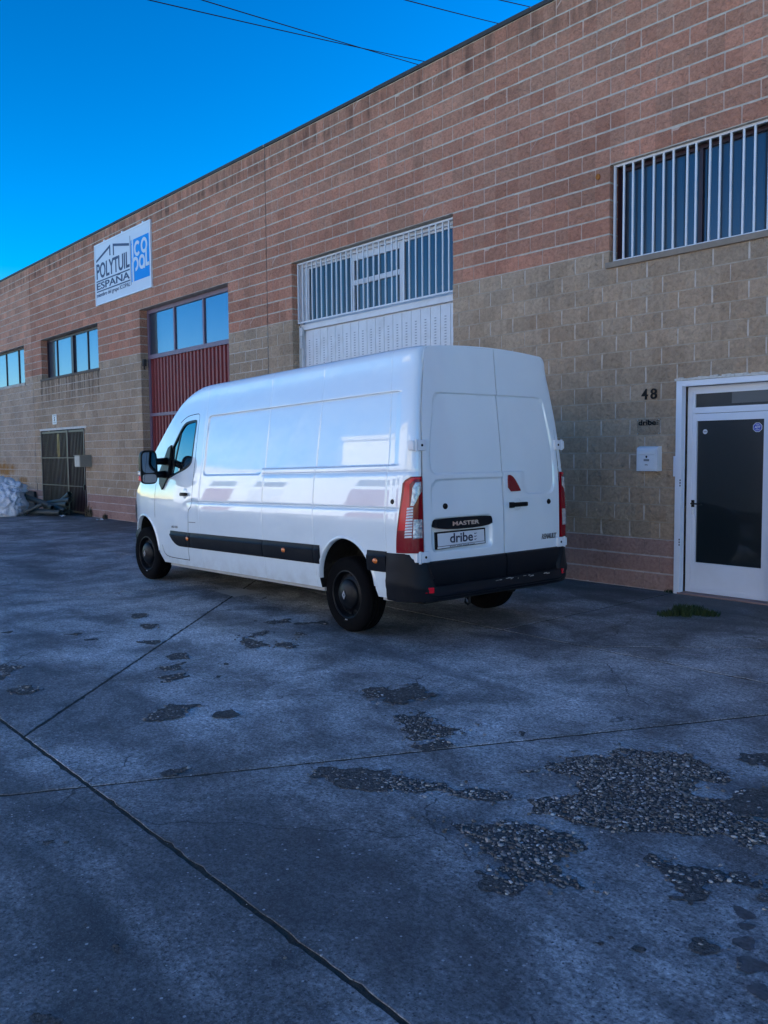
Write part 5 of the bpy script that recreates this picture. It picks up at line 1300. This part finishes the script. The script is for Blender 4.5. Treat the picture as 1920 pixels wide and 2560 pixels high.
# scraps of litter at the gate foot
for i, (x, y, lab) in enumerate([(-7.9, -.55, 'crumpled white scrap lying at the ends of the pipes'), (-5.9, -.35, 'flattened pale scrap at the wall foot near the van')]):
    m = MB(); P = [[(a * .05 + rnd.uniform(-.01, .01), b * .035 + rnd.uniform(-.01, .01), .004 + rnd.uniform(0, .035)) for b in range(-2, 3)] for a in range(-2, 3)]; m.grid(P); o = m.obj('litter_scrap', M_SACK); o.location = (x, y, 0); tag(o, lab, 'litter')

# ------------------------------------------------------------------ overhead cables
def at_px(u, v, d):
    q = ray(u, v); q = q / np.linalg.norm(q); return Vector((CAM[0] + q[0] * d, CAM[1] + q[1] * d, CAM[2] + q[2] * d))
M_CABLE = mat('black_cable', (.006, .006, .008), 1.0, spec=0.0)
FX = 1920 / 1659
for (p0, p1, lab, sag) in [((318, 0), (905, 133), 'thin black cable of the crossing pair, hanging nearer the company sign', .10), ((435, 0), (900, 140), 'thin black cable of the crossing pair, lower where it meets the parapet', .05),
                           ((875, 0), (1070, 50), 'single thin cable running down alone to the parapet edge', .03), ((1080, 0), (1150, 16), 'short stretch of cable above the highest parapet corner', .0)]:
    d0, d1 = 17.5, 24.0
    A_ = at_px(p0[0] * FX, p0[1] * FX, d0); B_ = at_px(p1[0] * FX, p1[1] * FX, d1); D = B_ - A_; A2 = A_ - D * .9; B2 = B_ + D * .55; n = 24
    pts = [A2.lerp(B2, t) - Vector((0, 0, 1)) * (sag * 4 * (t * (1 - t))) + Vector((0, 0, sag)) for t in np.linspace(0, 1, n)]
    o = MB().tube(pts, .009, 6).obj('overhead_cable', M_CABLE, None, smooth=True); tag(o, lab, 'cable')

# ------------------------------------------------------------------ across the yard (behind the viewer, seen only in reflections and as bounced light)
def shed(x0, x1, y, h, mt, label, door_cols):
    B = thing('warehouse', label, 'building', (x0, y, 0)); W = x1 - x0
    MB().box((0, -14, 0), (W, 0, h)).obj('wall', mt, B); MB().box((-.1, -14.1, h), (W + .1, .12, h + .25)).obj('coping', M_WTRIM, B)
    x = 2.0; k = 0
    while x + 4.5 < W:
        MB().box((x, -.02, 0), (x + 4, .03, 4.2)).obj('shutter', door_cols[k % len(door_cols)], B)
        MB().box((x + .2, .0, 4.8), (x + 3.8, .03, 5.9)).obj('window', M_GLASS_DK, B); x += 6.2; k += 1
M_CREAM = noisy('cream_render', (.70, .62, .50), .9, .1, .6, .2); M_WREND = noisy('white_render', (.76, .77, .78), .9, .08, .6, .2); M_ROSE = noisy('rose_brick', (.5, .27, .2), .9, .12, 1, .2)
shed(-46, -22, -25, 7.5, M_WREND, 'long pale warehouse across the yard', (M_WTRIM, M_MAROON)); shed(-20, 2, -23, 8.0, M_WREND, 'white warehouse across the yard', (M_MAROON, M_WTRIM))
shed(4, 24, -24, 7.6, M_CREAM, 'cream warehouse across the yard', (M_WTRIM, M_WREND)); shed(26, 52, -23, 8, M_WREND, 'tall pale warehouse across the yard', (M_WTRIM,))
